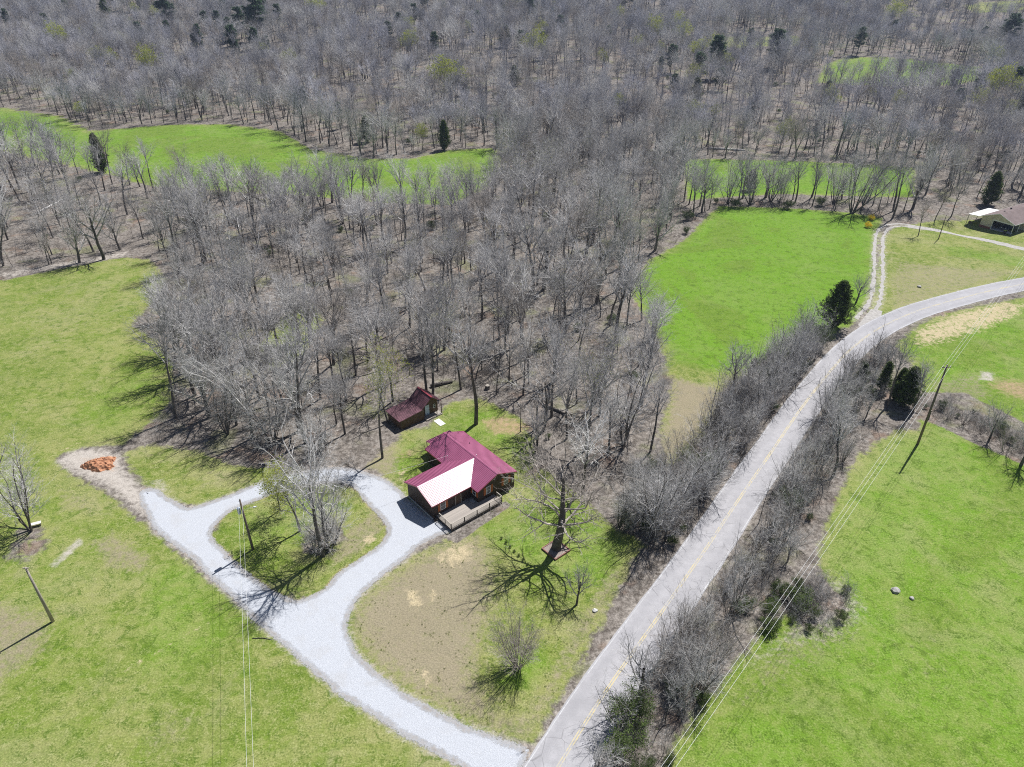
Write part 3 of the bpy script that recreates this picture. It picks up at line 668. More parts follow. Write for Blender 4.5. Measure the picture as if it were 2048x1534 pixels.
# deck
DK = 0.45
deck = MB().slab([(-6.0, -1.72, DK), (3.15, -1.72, DK), (3.15, oh - 0.02, DK), (oh - 0.02, oh - 0.02, DK), (oh - 0.02, w0 + oh - 0.02, DK), (-6.0, w0 + oh - 0.02, DK)], (0, 0, -0.06)).build('deck', M['deck'], house)
MB().bar((-6.0, -1.70, DK - 0.19), (3.15, -1.70, DK - 0.19), 0.04, 0.25).build('rim_joist', M['railpost'], deck)
MB().bar((-5.98, -1.66, DK - 0.19), (-5.98, w0 + oh - 0.05, DK - 0.19), 0.04, 0.25).build('rim_joist', M['railpost'], deck)
MB().bar((3.13, -1.66, DK - 0.19), (3.13, oh - 0.05, DK - 0.19), 0.04, 0.25).build('rim_joist', M['railpost'], deck)
rail = MB()
RT = DK + 0.95
ends = [((-5.97, -1.66), (3.10, -1.66)), ((-5.97, -1.66), (-5.97, 1.25)), ((3.10, -1.66), (3.10, -0.45))]
for (a, b) in ends:
    mb = MB().bar((a[0], a[1], RT), (b[0], b[1], RT), 0.10, 0.04); mb.build('handrail', M['rail'], house)
    MB().bar((a[0], a[1], DK + 0.14), (b[0], b[1], DK + 0.14), 0.05, 0.08).build('bottom_rail', M['rail'], house)
bal = MB()
for (a, b) in ends:
    a = np.array(a); b = np.array(b); n_ = int(np.linalg.norm(b - a) / 0.165)
    for i in range(1, n_):
        q = a + (b - a) * i / n_; bal.box((q[0] - 0.017, q[1] - 0.017, DK + 0.14), (q[0] + 0.017, q[1] + 0.017, RT - 0.03))
tag(bal.build('balusters', M['rail'], house), kind='stuff')
for q in ((-5.97, -1.66), (-3.7, -1.66), (-1.43, -1.66), (0.84, -1.66), (3.10, -1.66), (-5.97, -0.2), (-5.97, 1.25), (3.10, -0.45)):
    MB().box((q[0] - 0.05, q[1] - 0.05, -0.9), (q[0] + 0.05, q[1] + 0.05, RT - 0.025)).build('rail_post', M['railpost'], house)
# steps at the left end of the deck
for i in range(2): MB().box((-6.35 - 0.3 * i, 1.35, -0.1), (-6.05 - 0.3 * i, 1.85, 0.30 - 0.15 * i)).build('step', M['railpost'], house)
MB().box((-0.42, 2.2 - 1.5, DK + 0.004), (0.1, 3.0 - 1.5, DK + 0.02)).build('door_mat', M['concrete'], house)
# porch roof off the far gable
pf = MB().slab([(1.6, L_ - 0.03, 2.62), (6.2, L_ - 0.03, 2.62), (6.2, L_ + 2.15, 2.25), (1.6, L_ + 2.15, 2.25)], T_).build('porch_roof', M['roof'], house)
ribs(pf, [((u, L_ - 0.03, 2.62), (u, L_ + 2.15, 2.25)) for u in np.arange(1.7, 6.2, RP)], M['roof'])
for u in (1.7, 3.9, 6.1): MB().box((u - 0.05, L_ + 2.0, -0.5), (u + 0.05, L_ + 2.1, 2.19)).build('porch_post', M['brown2'], house)
# flue, vents, service mast
MB().tube([(0.75, 8.3, 2.9), (0.75, 8.3, 4.05)], [0.035, 0.035], 8).tube([(0.75, 8.3, 4.05), (0.6, 8.3, 4.15)], [0.05, 0.05], 8).build('service_mast', M['galv'], house)
for (u, v) in ((5.65, 9.27), (4.0, 5.42)):
    z = hr - slm * abs(u - W_ / 2); MB().tube([(u, v, z - 0.05), (u, v, z + 0.28)], [0.05, 0.05], 10).build('vent_pipe', M['dark'] if u > 5 else M['white'], house)
# meter box on the near gable
MB().box((6.55, oh - 0.14, 0.9), (6.85, oh - 0.003, 1.4)).build('meter_box', M['galv'], house)

# ------------------------------------------------------------------ small cabin behind
hw = Vector((-4.93, 78.17, 0)); yaw = rad(40.1)
def LW(u, v, z=0.0):
    x = hw.x + math.cos(yaw) * u - math.sin(yaw) * v; y = hw.y + math.sin(yaw) * u + math.cos(yaw) * v; return (x, y, z)
shed = empty('small_cabin', LW(8.3, 23.3), yaw)
tag(shed, 'small brown cabin with weathered, shade-darkened red roof, long lean-to and pale blue door', 'cabin')
a0, a1, v0, v1 = -2.15, 1.95, 0.0, 4.3   # roof edges about the ridge
SE, SR = 2.3, 3.95
MB().slab([(-1.9, 0.75, -0.3), (1.45, 0.75, -0.3), (1.45, 0.75, SE + 0.15), (-0.1, 0.75, SR - 0.12), (-1.9, 0.75, SE + 0.1)], (0, 0.12, 0)).build('gable_wall', M['brown2'], shed)
MB().slab([(-1.9, 4.0, -0.3), (1.45, 4.0, -0.3), (1.45, 4.0, SE + 0.15), (-0.1, 4.0, SR - 0.12), (-1.9, 4.0, SE + 0.1)], (0, 0.12, 0)).build('gable_wall', M['brown2'], shed)
MB().box((1.33, 0.87, -0.3), (1.45, 4.0, SE + 0.15)).build('side_wall', M['brown2'], shed)
MB().box((-1.9, 0.87, -0.3), (-1.78, 4.0, SE + 0.1)).build('side_wall', M['brown2'], shed)
sA = MB().slab([(a0, v0, SE), (-0.1, v0, SR), (-0.1, v1, SR), (a0, v1, SE)], T_).build('roof_slope', M['roof_old_shaded'], shed)
sB = MB().slab([(-0.1, v0, SR), (a1, v0, SE), (a1, v1, SE), (-0.1, v1, SR)], T_).build('roof_slope', M['roof_old_shaded'], shed)
ribs(sA, [((a0, v, SE), (-0.1, v, SR)) for v in np.arange(0.1, v1, 0.32)], M['roof_old_shaded']); ribs(sB, [((-0.1, v, SR), (a1, v, SE)) for v in np.arange(0.1, v1, 0.32)], M['roof_old_shaded'])
sC = MB().slab([(-6.8, v0 - 0.1, 1.85), (a0 + 0.02, v0 - 0.1, 2.26), (a0 + 0.02, v1 + 0.1, 2.26), (-6.8, v1 + 0.1, 1.85)], T_).build('lean_to_roof', M['roof_old_shaded'], shed)
ribs(sC, [((-6.8, v, 1.85), (a0, v, 2.26)) for v in np.arange(0.0, v1, 0.32)], M['roof_old_shaded'])
MB().slab([(-6.5, 0.1, -0.3), (-1.9, 0.1, -0.3), (-1.9, 0.1, 2.2), (-6.5, 0.1, 1.8)], (0, 0.12, 0)).build('lean_to_wall', M['brown2'], shed)
MB().slab([(-6.5, 4.1, -0.3), (-1.9, 4.1, -0.3), (-1.9, 4.1, 2.2), (-6.5, 4.1, 1.8)], (0, 0.12, 0)).build('lean_to_wall', M['brown2'], shed)
MB().box((-6.5, 0.22, -0.3), (-6.38, 4.1, 1.76)).build('side_wall', M['brown2'], shed)
MB().box((-1.9, 0.1, -0.3), (-1.78, 0.745, 2.2)).build('porch_cheek', M['brown2'], shed)
M['blue_door'] = basic('pale_blue_door', (0.52, 0.62, 0.74), 0.5, 0.06)
door(shed, lambda s, d, z: (-0.75 + s, 0.75 - d, z), 0.85, 0.22, 2.2, M['blue_door'], M['brown2'])
window(shed, lambda s, d, z: (0.72 + s, 0.75 - d, z), 0.45, 1.1, 1.9, shutters=False, panes=False)
MB().box((-1.77, -0.55, -0.1), (1.55, 0.74, 0.2)).build('porch_floor', M['deck'], shed)
for u in (1.5, 0.55): MB().box((u - 0.05, -0.35, 0.2), (u + 0.05, -0.25, SE + (0.0 if u > 1 else 0.7))).build('porch_post', M['brown2'], shed)
cap_ = MB().bar((-0.1, v0 - 0.02, SR + 0.02), (-0.1, v1 + 0.02, SR + 0.02), 0.3, 0.05).build('ridge_cap', M['trim_red'], shed)
slabp = empty('concrete_slab', LW(8.0, 21.05), yaw); tag(slabp, 'pale concrete slab lying on the grass before the small cabin', 'slab')
mb = MB().box((-0.55, -1.0, -0.05), (0.55, 1.0, 0.07)); mb.build('paving', M['concrete'], slabp)
slabp.children[0].data.materials[0] = basic('pale_concrete', (0.74, 0.72, 0.68), 0.9, 0.06)

# ------------------------------------------------------------------ neighbour's cream house
nb_dir = math.atan2(0.51, 0.86)
nh = empty('ranch_house', (135.1, 198.3, 0), nb_dir)   # local x along the ridge, y to the left; gable at x=0 spans y 0..-8.9
tag(nh, 'cream ranch house with brown shingle roof, open garage and white lean-to', 'house')
NL, NW_, NE, NR = 22.0, 8.9, 2.9, 4.75
def shingle():
    m, t, b = new_mat('brown_shingles'); n = N(t); v = n.obj(); a = n.noise(v, 0.6, 4.0); a2 = n.noise(v, 9.0, 3.0)
    c = n.mix(n.step(n.math('ADD', n.math('MULTIPLY', a, 0.5), n.math('MULTIPLY', a2, 0.5)), 0.35, 0.65), (0.125, 0.092, 0.088), (0.205, 0.155, 0.15))
    t.links.new(c, b.inputs['Base Color']); b.inputs['Roughness'].default_value = 0.9; n.bump(a2, 0.3, 0.02, b); return m
M['shingle'] = shingle()
MB().slab([(-0.3, 0.35, NE - 0.05), (NL, 0.35, NE - 0.05), (NL, -NW_ / 2, NR), (-0.3, -NW_ / 2, NR)], (0, 0, -0.12)).build('roof_slope', M['shingle'], nh)
MB().slab([(-0.3, -NW_ / 2, NR), (NL, -NW_ / 2, NR), (NL, -NW_ - 0.35, NE - 0.05), (-0.3, -NW_ - 0.35, NE - 0.05)], (0, 0, -0.12)).build('roof_slope', M['shingle'], nh)
# front: solid part left (y 0..-3.2), garage opening (-3.2..-8.6) with wall set back
MB().box((0, -3.1, -0.3), (0.15, 0, 2.75)).build('front_wall', M['cream'], nh)
MB().slab([(0.0, 0, 2.75), (0.0, -NW_, 2.75), (0.0, -NW_ / 2, NR - 0.14)], (0.12, 0, 0)).build('gable_panel', M['cream'], nh)
MB().box((0, -3.11, 2.45), (0.14, -NW_ + 0.15, 2.745)).build('garage_header', M['white'], nh)
MB().box((0.15, -0.15, -0.3), (NL - 0.2, 0, 2.78)).build('side_wall', M['cream'], nh)
MB().box((6.2, -NW_, -0.3), (NL - 0.2, -NW_ + 0.15, 2.75)).build('side_wall', M['cream'], nh)
MB().box((6.2, -NW_ + 0.15, -0.3), (6.35, -0.16, 2.78)).build('garage_back_wall', M['cream'], nh)
MB().box((NL - 0.35, -NW_ + 0.15, -0.3), (NL - 0.2, -0.16, 2.78)).build('end_wall', M['cream'], nh)
for x in (0.07, 3.2): MB().box((x - 0.06, -NW_ + 0.03, -0.2), (x + 0.06, -NW_ + 0.15, 2.44)).build('porch_post', M['white'], nh)
MB().box((0.02, -3.25, 0.0), (0.13, -3.12, 2.44)).build('door_jamb', M['white'], nh)
MB().box((-0.05, -3.1, -0.6), (-0.003, 0.05, 0.35)).build('brick_skirt', basic('red_brick_skirt', (0.22, 0.09, 0.07), 0.9, 0.3, 6), nh)
MB().box((0.0, -NW_ + 0.16, -0.3), (6.19, -0.16, -0.003 + 0.05)).build('garage_floor', M['concrete'], nh)
for y_, a in ((0.36, 1), (-NW_ - 0.36, 1)): MB().box((-0.3, y_ - 0.03, NE - 0.24), (NL, y_ + 0.03, NE - 0.06)).build('gutter', M['white'], nh)
for s in (0.35, -NW_ - 0.35): MB().bar((-0.31, s, NE - 0.12), (-0.31, -NW_ / 2, NR - 0.07), 0.04, 0.18).build('fascia', M['white'], nh)
window(nh, lambda s, d, z: (8.3 + s, -NW_ - d, z), 1.0, 1.0, 2.1, shutters=False)
for x, y_ in ((4.5, -3.2), (9.0, -2.6)): MB().box((x - 0.18, y_ - 0.18, 3.9), (x + 0.18, y_ + 0.18, 4.45)).build('roof_vent', M['dark'], nh)
MB().slab([(-0.5, 3.7, 2.45), (9.8, 3.7, 2.45), (9.8, 0.36, 2.72), (-0.5, 0.36, 2.72)], (0, 0, -0.08)).build('lean_to_roof', basic('white_metal_roof', (0.80, 0.80, 0.78), 0.4, 0.03), nh)
for x in (-0.35, 4.6, 9.6): MB().box((x - 0.06, 3.5, -2.2), (x + 0.06, 3.62, 2.36)).build('lean_to_post', M['rail'], nh)
MB().bar((0.3, 2.2, -0.2), (0.3, 3.4, -0.2), 0.05, 1.2).build('lattice_panel', M['railpost'], nh)
# car in the garage
def make_car(root, body, h=1.5):
    pr = [(-2.2, 0.35), (-2.2, 0.85), (-1.35, 0.98), (-0.7, 1.45), (1.1, 1.5), (2.0, 1.05), (2.2, 0.95), (2.2, 0.35)]
    bm = MB().slab([(x, -0.85, z) for x, z in pr], (0, 1.7, 0)); b_ = bm.build('body', body, root)
    MB().slab([(-1.25, -0.86, 0.99), (-0.7, -0.86, 1.38), (1.05, -0.86, 1.42), (1.75, -0.86, 1.05)], (0, 1.72, 0)).build('side_glass', M['glass'], root)
    MB().slab([(-1.37, -0.7, 1.0), (-0.73, -0.7, 1.44), (-0.73, 0.7, 1.44), (-1.37, 0.7, 1.0)], (-0.02, 0, 0.02)).build('windscreen', M['glass'], root)
    for x in (-1.4, 1.4):
        for y in (-0.82, 0.82):
            w_ = MB().tube([(x, y - 0.11, 0.33), (x, y + 0.11, 0.33)], [0.33, 0.33], 16).build('wheel', M['dark'], root)
            MB().tube([(x, y - 0.12, 0.33), (x, y + 0.12, 0.33)], [0.18, 0.18], 12).build('rim', M['galv'], w_)
    for y in (-0.6, 0.6): MB().box((-2.23, y - 0.16, 0.7), (-2.19, y + 0.16, 0.84)).build('headlight', M['white'], root)
mcar = basic('dark_blue_paint', (0.02, 0.03, 0.08), 0.25, 0.05)
cp = nh.matrix_basis @ Vector((3.4, -6.0, 0.05)); car = empty('parked_car', cp, nb_dir); tag(car, 'dark blue car parked inside the open garage', 'car'); make_car(car, mcar)
bp = nh.matrix_basis @ Vector((-0.9, -7.6, 0)); bin_ = empty('wheeled_bin', bp, nb_dir); tag(bin_, 'dark wheeled bin with a yellow-green lid outside the garage', 'bin')
MB().slab([(-0.22, -0.25, 0.05), (0.22, -0.25, 0.05), (0.3, -0.3, 0.95), (-0.3, -0.3, 0.95)], (0, 0.55, 0)).build('body', M['dark'], bin_)
MB().box((-0.33, -0.32, 0.955), (0.33, 0.30, 1.02)).build('lid', basic('lime_plastic', (0.42, 0.55, 0.08), 0.5, 0.05), bin_)
for y in (-0.25, 0.2): MB().tube([(0.25, y, 0.12), (0.25, y + 0.05, 0.12)], [0.12, 0.12], 10).build('wheel', M['dark'], bin_)

# ------------------------------------------------------------------ utility poles and wires
M['pole'] = basic('weathered_pole', (0.16, 0.125, 0.10), 0.9, 0.3, 2)
M['pole_pale'] = basic('pale_pole', (0.34, 0.30, 0.255), 0.9, 0.25, 2)
M['wire'] = basic('aluminium_wire', (0.68, 0.68, 0.68), 0.5, 0.05)
def pole(px, top, label, mat, h=None, loc=None, r=0.15):
    B = P(*px) if loc is None else np.array([loc[0], loc[1], float(hz(loc[0], loc[1]))])
    h = h or H_of(px, top)
    o = empty('utility_pole', B); tag(o, label, 'utility pole')
    MB().tube([(0, 0, -0.3), (0, 0, h * 0.5), (0, 0, h)], [r * 1.25, r, r * 0.72], 10).build('shaft', mat, o, True)
    return o, B, h
p1, B1, h1 = pole((106, 1243), (54, 1133.6), 'bare weathered pole without wires standing in the left lawn', M['pole_pale'], r=0.16)
MB().box((-0.35, -0.05, h1 - 0.15), (0.35, 0.05, h1 - 0.05)).build('crossbar', M['pole_pale'], p1)
p2, B2, h2 = pole((506, 1099), (473, 1001), 'dark utility pole with a transformer and lamp on the gravel loop island', M['pole'])
MB().tube([(-0.42, -0.1, h2 - 2.3), (-0.42, -0.1, h2 - 1.35)], [0.22, 0.22], 12).tube([(-0.42, -0.1, h2 - 1.35), (-0.42, -0.1, h2 - 1.2)], [0.15, 0.06], 12).build('transformer', basic('grey_transformer', (0.42, 0.48, 0.58), 0.5, 0.05), p2)
MB().tube([(0.1, 0, h2 - 1.9), (0.9, 0.25, h2 - 1.6), (1.35, 0.4, h2 - 1.6)], [0.03, 0.03, 0.03], 6).build('lamp_arm', M['galv'], p2)
MB().tube([(1.3, 0.38, h2 - 1.66), (1.75, 0.5, h2 - 1.62)], [0.12, 0.07], 8).build('lamp_head', M['white'], p2)
MB().tube([(0, 0, h2 - 0.02), (0, 0, h2 + 0.2)], [0.05, 0.03], 8).build('insulator', M['white'], p2)
p3, B3_, h3 = pole((1835, 888.5), (1896, 730), 'tall slim power pole carrying wires across the field right of the road', M['pole'], r=0.17)
for s in (-1, 1): MB().tube([(0.5 * s, 0, h3 - 0.4), (0.5 * s, 0, h3 - 0.15)], [0.05, 0.03], 8).build('insulator', M['white'], p3)
MB().bar((-0.7, 0, h3 - 0.45), (0.7, 0, h3 - 0.45), 0.1, 0.1).build('crossarm', M['pole'], p3)
p4, B4, h4 = pole(None, None, 'power pole in the near field at the end of the roadside wires', M['pole'], h=13.8, loc=(1.5, 19.5), r=0.17)
MB().bar((-0.7, 0, h4 - 0.45), (0.7, 0, h4 - 0.45), 0.1, 0.1).build('crossarm', M['pole'], p4)
p5, B5, h5 = pole(None, None, 'power pole beyond the road bend holding the far wire ends', M['pole'], h=14.0, loc=(133, 169), r=0.17)
MB().bar((-0.7, 0, h5 - 0.45), (0.7, 0, h5 - 0.45), 0.1, 0.1).build('crossarm', M['pole'], p5)
p6, B6, h6 = pole(None, None, 'power pole in the lower lawn feeding the driveway pole', M['pole'], h=8.6, loc=(-15.5, 13.0))
p7, B7, h7 = pole((1877, 478), (1897, 430), 'short dark yard pole beside the pale gravel lane', M['pole'], r=0.11)
MB().tube([(0, 0, h7 - 0.3), (-0.5, -0.3, h7 - 0.1)], [0.03, 0.03], 6).build('lamp_arm', M['galv'], p7)
def wire(a, b, sag, label, r=0.016, group=None):
    a, b = Vector(a), Vector(b); pts = []
    for i in range(25):
        t = i / 24; q = a.lerp(b, t); q.z -= 4 * sag * t * (1 - t); pts.append(q)
    o = MB().tube(pts, [r] * 25, 5).build('power_line', M['wire'], None, True); tag(o, label, 'wire', group); return o
for s, lb in ((-0.6, 'left'), (0.0, 'mid'), (0.6, 'right')):
    q = Vector((s, 0, 0)); zo = -0.12 if s else 0.05
    wire(Vector(B4) + q + Vector((0, 0, h4 + zo)), Vector(B3_) + q + Vector((0, 0, h3 + zo)), 0.7, 'silver power line running along the road to the tall field pole', 0.014, 'power lines over the right field')
    wire(Vector(B3_) + q + Vector((0, 0, h3 + zo)), Vector(B5) + q + Vector((0, 0, h5 + zo)), 1.0, 'silver power line from the tall field pole over the road bend', 0.014, 'power lines over the road bend')
wire(Vector(B6) + Vector((-0.25, 0, h6)), Vector(B2) + Vector((-0.2, 0, h2 - 0.2)), 0.5, 'silver power line over the left lawn to the driveway pole', 0.012, 'power lines over the left lawn')
wire(Vector(B6) + Vector((0.35, 0, h6 - 0.4)), Vector(B2) + Vector((0.15, 0, h2 - 1.0)), 0.5, 'silver power line over the left lawn to the driveway pole', 0.012, 'power lines over the left lawn')
wire(Vector(B2) + Vector((0.1, 0, h2 - 1.0)), LW(0.6, 8.3, 4.1), 0.7, 'thin service wire from the driveway pole to the cabin roof mast', 0.012)

# ------------------------------------------------------------------ trees: makers
UP = Vector((0, 0, 1))
def rvec(r): return Vector((r.gauss(0, 1), r.gauss(0, 1), r.gauss(0, 1)))
def turn(d, ang, az):
    ref = Vector((1, 0, 0)) if abs(d.x) < 0.8 else Vector((0, 1, 0))
    u = d.cross(ref).normalized(); v = d.cross(u)
    s = u * math.cos(az) + v * math.sin(az)
    return (d * math.cos(ang) + s * math.sin(ang)).normalized()
def grow(r, spec, lv, p, d, L, rd, out, tips=None):
    S = spec[lv]; n = S['seg']; pts = [p.copy()]; rads = [rd]
    for i in range(n):
        d = (d + rvec(r) * S['wig'] + UP * S['up']).normalized()
        p = p + d * (L / n); pts.append(p.copy()); rads.append(max(0.004, rd * (1 - (1 - S['tip']) * ((i + 1) / n) ** S.get('pw', 1.0))))
    mb = out[0] if lv == 0 else out[1]
    if n == 1: mb.cone(pts[0], pts[1], rd, 3)
    else: mb.tube(pts, rads, S['sd'], cap=False)
    if tips is not None and lv >= len(spec) - 2: tips.append((pts[-1], d))
    if lv + 1 >= len(spec): return
    C = spec[lv + 1]; k = max(1, int(C['n'] * r.uniform(0.8, 1.2) + 0.5)); a0 = r.uniform(0, 6.28)
    for j in range(k):
        t = C['t0'] + (1 - C['t0']) * ((j + r.uniform(0.1, 0.9)) / k); t = min(t, 0.995)
        x = t * n; i = min(int(x), n - 1); q = pts[i].lerp(pts[i + 1], x - i); dd = (pts[i + 1] - pts[i]).normalized()
        ang = C['ang'] * r.uniform(0.7, 1.25) * (1.0 - C.get('afall', 0) * t)
        c = turn(dd, ang, a0 + j * 2.4 + r.uniform(-0.5, 0.5))
        cl = L * C['len'] * (1 - C.get('fall', 0.5) * (t - C['t0']) / (1 - C['t0'] + 1e-6)) * r.uniform(0.7, 1.25)
        rr = rads[i] * (1 - (x - i)) + rads[i + 1] * (x - i)
        grow(r, spec, lv + 1, q, c, cl, min(rr * C['rr'], C.get('rmax', 9)), out, tips)
PROTO = {}
def finish(key, out, mats, height, names=('trunk', 'crown'), leaves=None):
    parts = [(names[0], out[0].mesh(key + '_' + names[0], mats[0], True)), (names[1], out[1].mesh(key + '_' + names[1], mats[1]))]
    if leaves is not None: parts.append(('foliage', leaves))
    PROTO[key] = dict(parts=parts, h=height)
def top_of(out): return max(v[2] for v in (out[1].v or out[0].v))
LV = lambda **k: dict(dict(seg=3, sd=3, wig=0.12, up=0.08, tip=0.25, n=6, t0=0.3, ang=0.8, len=0.4, rr=0.6), **k)
def leaf_cluster(mb, r, p, n, spread, size):
    for _ in range(n):
        q = p + rvec(r) * spread; a = rvec(r).normalized() * size; b = rvec(r).normalized() * size
        mb.add([q, q + a, q + b], [(0, 1, 2)])
def forest_tree(key, seed, H=20, r0=0.24, crown=0.42, spread=0.34, twigmat='twig', leaves=0, lm='spring', dens=1.0, wig=0.05):
    r = random.Random(seed)
    TL = H * (0.50 + 0.5 * crown)                    # the trunk carries on well into the crown
    spec = [LV(seg=8, sd=7, wig=wig, up=0.06, tip=0.30, pw=1.3), LV(n=11 * dens, t0=crown / (0.50 + 0.5 * crown), ang=1.0, afall=0.62, len=spread * 2.0, fall=0.28, rr=0.70, seg=6, sd=4, wig=0.13, up=0.09, tip=0.22),
            LV(n=9, t0=0.20, ang=0.72, len=0.42, fall=0.45, rr=0.6, seg=3, sd=3, wig=0.18, up=0.07), LV(n=7, t0=0.12, ang=0.7, len=0.50, fall=0.4, rr=0.62, rmax=0.034, seg=2, sd=3, wig=0.22, up=0.05, tip=0.5),
            LV(n=5, t0=0.08, ang=0.65, len=0.60, fall=0.3, rr=0.8, rmax=0.018, seg=1, sd=3, wig=0.2, up=0.08)]
    out = [MB(), MB()]; tips = [] if leaves else None
    grow(r, spec, 0, Vector((0, 0, -0.2)), UP.copy(), TL, r0, out, tips)
    lv = None
    if leaves:
        m_ = MB()
        for (p, d) in tips:
            if r.random() < leaves: leaf_cluster(m_, r, p, 3 if leaves > 0.2 else 2, 0.17, 0.13 if leaves > 0.2 else 0.09)
        lv = m_.mesh(key + '_leaves', M[lm])
    finish(key, out, (M['bark'], M[twigmat]), top_of(out), leaves=lv)
for i in range(7): forest_tree('wood%d' % i, 100 + i, 19, 0.25 + 0.03 * (i % 3), (0.30, 0.38, 0.45, 0.34, 0.5, 0.25, 0.42)[i], (0.36, 0.32, 0.30, 0.38, 0.26, 0.40, 0.33)[i], wig=0.04 + 0.015 * (i % 4))
forest_tree('pale0', 131, 19, 0.26, 0.36, 0.36, 'twig_pale'); forest_tree('dark0', 133, 19, 0.22, 0.32, 0.34, 'twig_dark')
forest_tree('spring0', 140, 19, 0.22, 0.40, 0.34, leaves=0.35); forest_tree('spring1', 141, 11, 0.13, 0.22, 0.36, leaves=0.28)
forest_tree('mist0', 145, 19, 0.24, 0.36, 0.36, leaves=0.10)
def oak(key, seed, H=17):
    r = random.Random(seed)
    spec = [LV(seg=9, sd=10, wig=0.05, up=0.02, tip=0.26), LV(n=17, t0=0.32, ang=1.32, afall=0.48, len=0.70, fall=0.10, rr=0.42, seg=8, sd=5, wig=0.20, up=0.04, tip=0.18),
            LV(n=10, t0=0.2, ang=0.8, len=0.42, fall=0.45, rr=0.55, seg=4, sd=4, wig=0.24, up=0.05), LV(n=6, t0=0.12, ang=0.75, len=0.50, fall=0.4, rr=0.62, rmax=0.032, seg=2, sd=3, wig=0.26, up=0.04, tip=0.5),
            LV(n=4, t0=0.1, ang=0.7, len=0.55, fall=0.3, rr=0.8, rmax=0.017, seg=1, sd=3, wig=0.2, up=0.05)]
    out = [MB(), MB()]; grow(r, spec, 0, Vector((0, 0, -0.2)), UP.copy(), H * 0.78, 0.55, out)
    finish(key, out, (M['bark'], M['twig_dark']), top_of(out))
oak('oak', 11)
def spread_tree(key, seed, H, r0, mat='twig_pale'):
    """open-grown tree that forks low"""
    r = random.Random(seed); out = [MB(), MB()]
    spec = [LV(seg=5, sd=8, wig=0.08, up=0.05, tip=0.5), LV(n=8, t0=0.30, ang=0.70, afall=0.3, len=1.05, fall=0.2, rr=0.62, seg=6, sd=5, wig=0.10, up=0.12, tip=0.2), LV(n=11, t0=0.15, ang=0.65, len=0.42, fall=0.4, rr=0.5, seg=4, sd=3, wig=0.15, up=0.12),
            LV(n=8, t0=0.15, ang=0.6, len=0.45, fall=0.4, rr=0.6, rmax=0.035, seg=2, sd=3, wig=0.18, up=0.10, tip=0.5), LV(n=6, t0=0.1, ang=0.6, len=0.6, rr=0.8, rmax=0.019, seg=1, sd=3, wig=0.2, up=0.08)]
    grow(r, spec, 0, Vector((0, 0, -0.2)), UP.copy(), H * 0.45, r0, out); finish(key, out, (M['bark'], M[mat]), top_of(out))
spread_tree('fork0', 21, 14, 0.28, 'twig'); spread_tree('fork1', 22, 14, 0.30, 'twig_pale')
def clump(key, seed, H, stems, lean, r0, mat, dens=(8, 7, 5), names=('stems', 'twigs'), stiff=False, leaves=0, lm='privet'):
    """many stems from one root"""
    r = random.Random(seed); out = [MB(), MB()]; tips = [] if leaves else None
    spec = [LV(seg=5, sd=4, wig=0.05 if stiff else 0.13, up=0.10, tip=0.2), LV(n=dens[0], t0=0.2, ang=0.45 if stiff else 0.75, len=0.36, fall=0.5, rr=0.5, seg=3, sd=3, wig=0.12, up=0.12),
            LV(n=dens[1], t0=0.12, ang=0.5 if stiff else 0.7, len=0.5, fall=0.4, rr=0.6, rmax=0.026, seg=2, sd=3, wig=0.18, up=0.1, tip=0.5), LV(n=dens[2], t0=0.1, ang=0.6, len=0.62, rr=0.8, rmax=0.017, seg=1, sd=3, wig=0.2, up=0.1)]
    for i in range(stems):
        az = i * 2.4 + r.uniform(-0.4, 0.4); rr_ = r.uniform(0.05, 0.35); b = Vector((math.cos(az) * rr_, math.sin(az) * rr_, -0.1))
        d = turn(UP, lean * r.uniform(0.3, 1.2), 0); d = Vector((math.cos(az) * math.sin(lean * r.uniform(0.3, 1.2)), math.sin(az) * math.sin(lean * r.uniform(0.3, 1.2)), 1)).normalized()
        grow(r, spec, 0, b, d, H * r.uniform(0.7, 1.0), r0 * r.uniform(0.6, 1.1), out, tips)
    lv = None
    if leaves:
        m_ = MB()
        for (p, d) in tips:
            if r.random() < leaves: leaf_cluster(m_, r, p, 4, 0.14, 0.10)
        lv = m_.mesh(key + '_leaves', M[lm])
    finish(key, out, (M['bark'] if mat != 'twig_dark' else M['twig_dark'], M[mat]), top_of(out), names, lv)
for i in range(4): clump('thick%d' % i, 300 + i, 6.5, 6 + i % 3, 0.38, 0.05, ('twig', 'twig_dark', 'twig', 'twig_pale')[i], (8, 7, 5))
clump('priv0', 311, 4.0, 8, 0.5, 0.035, 'twig_dark', (6, 6, 4), leaves=0.6); clump('vase', 320, 8.2, 26, 0.40, 0.05, 'twig_dark', (9, 8, 7), stiff=True)
clump('multi0', 330, 12, 8, 0.45, 0.13, 'twig_pale', (12, 8, 6)); clump('multi1', 331, 13, 6, 0.38, 0.17, 'twig', (14, 9, 6))
clump('brush0', 340, 2.4, 7, 0.7, 0.02, 'twig_dark', (5, 5, 3)); clump('brush1', 341, 3.2, 6, 0.55, 0.025, 'twig', (6, 5, 3)); clump('greenb', 345, 2.2, 8, 0.7, 0.02, 'twig_dark', (5, 5, 3), leaves=0.9)
clump('yellowb', 346, 1.4, 8, 0.7, 0.02, 'twig_dark', (5, 4, 2), leaves=0.9, lm='forsythia')
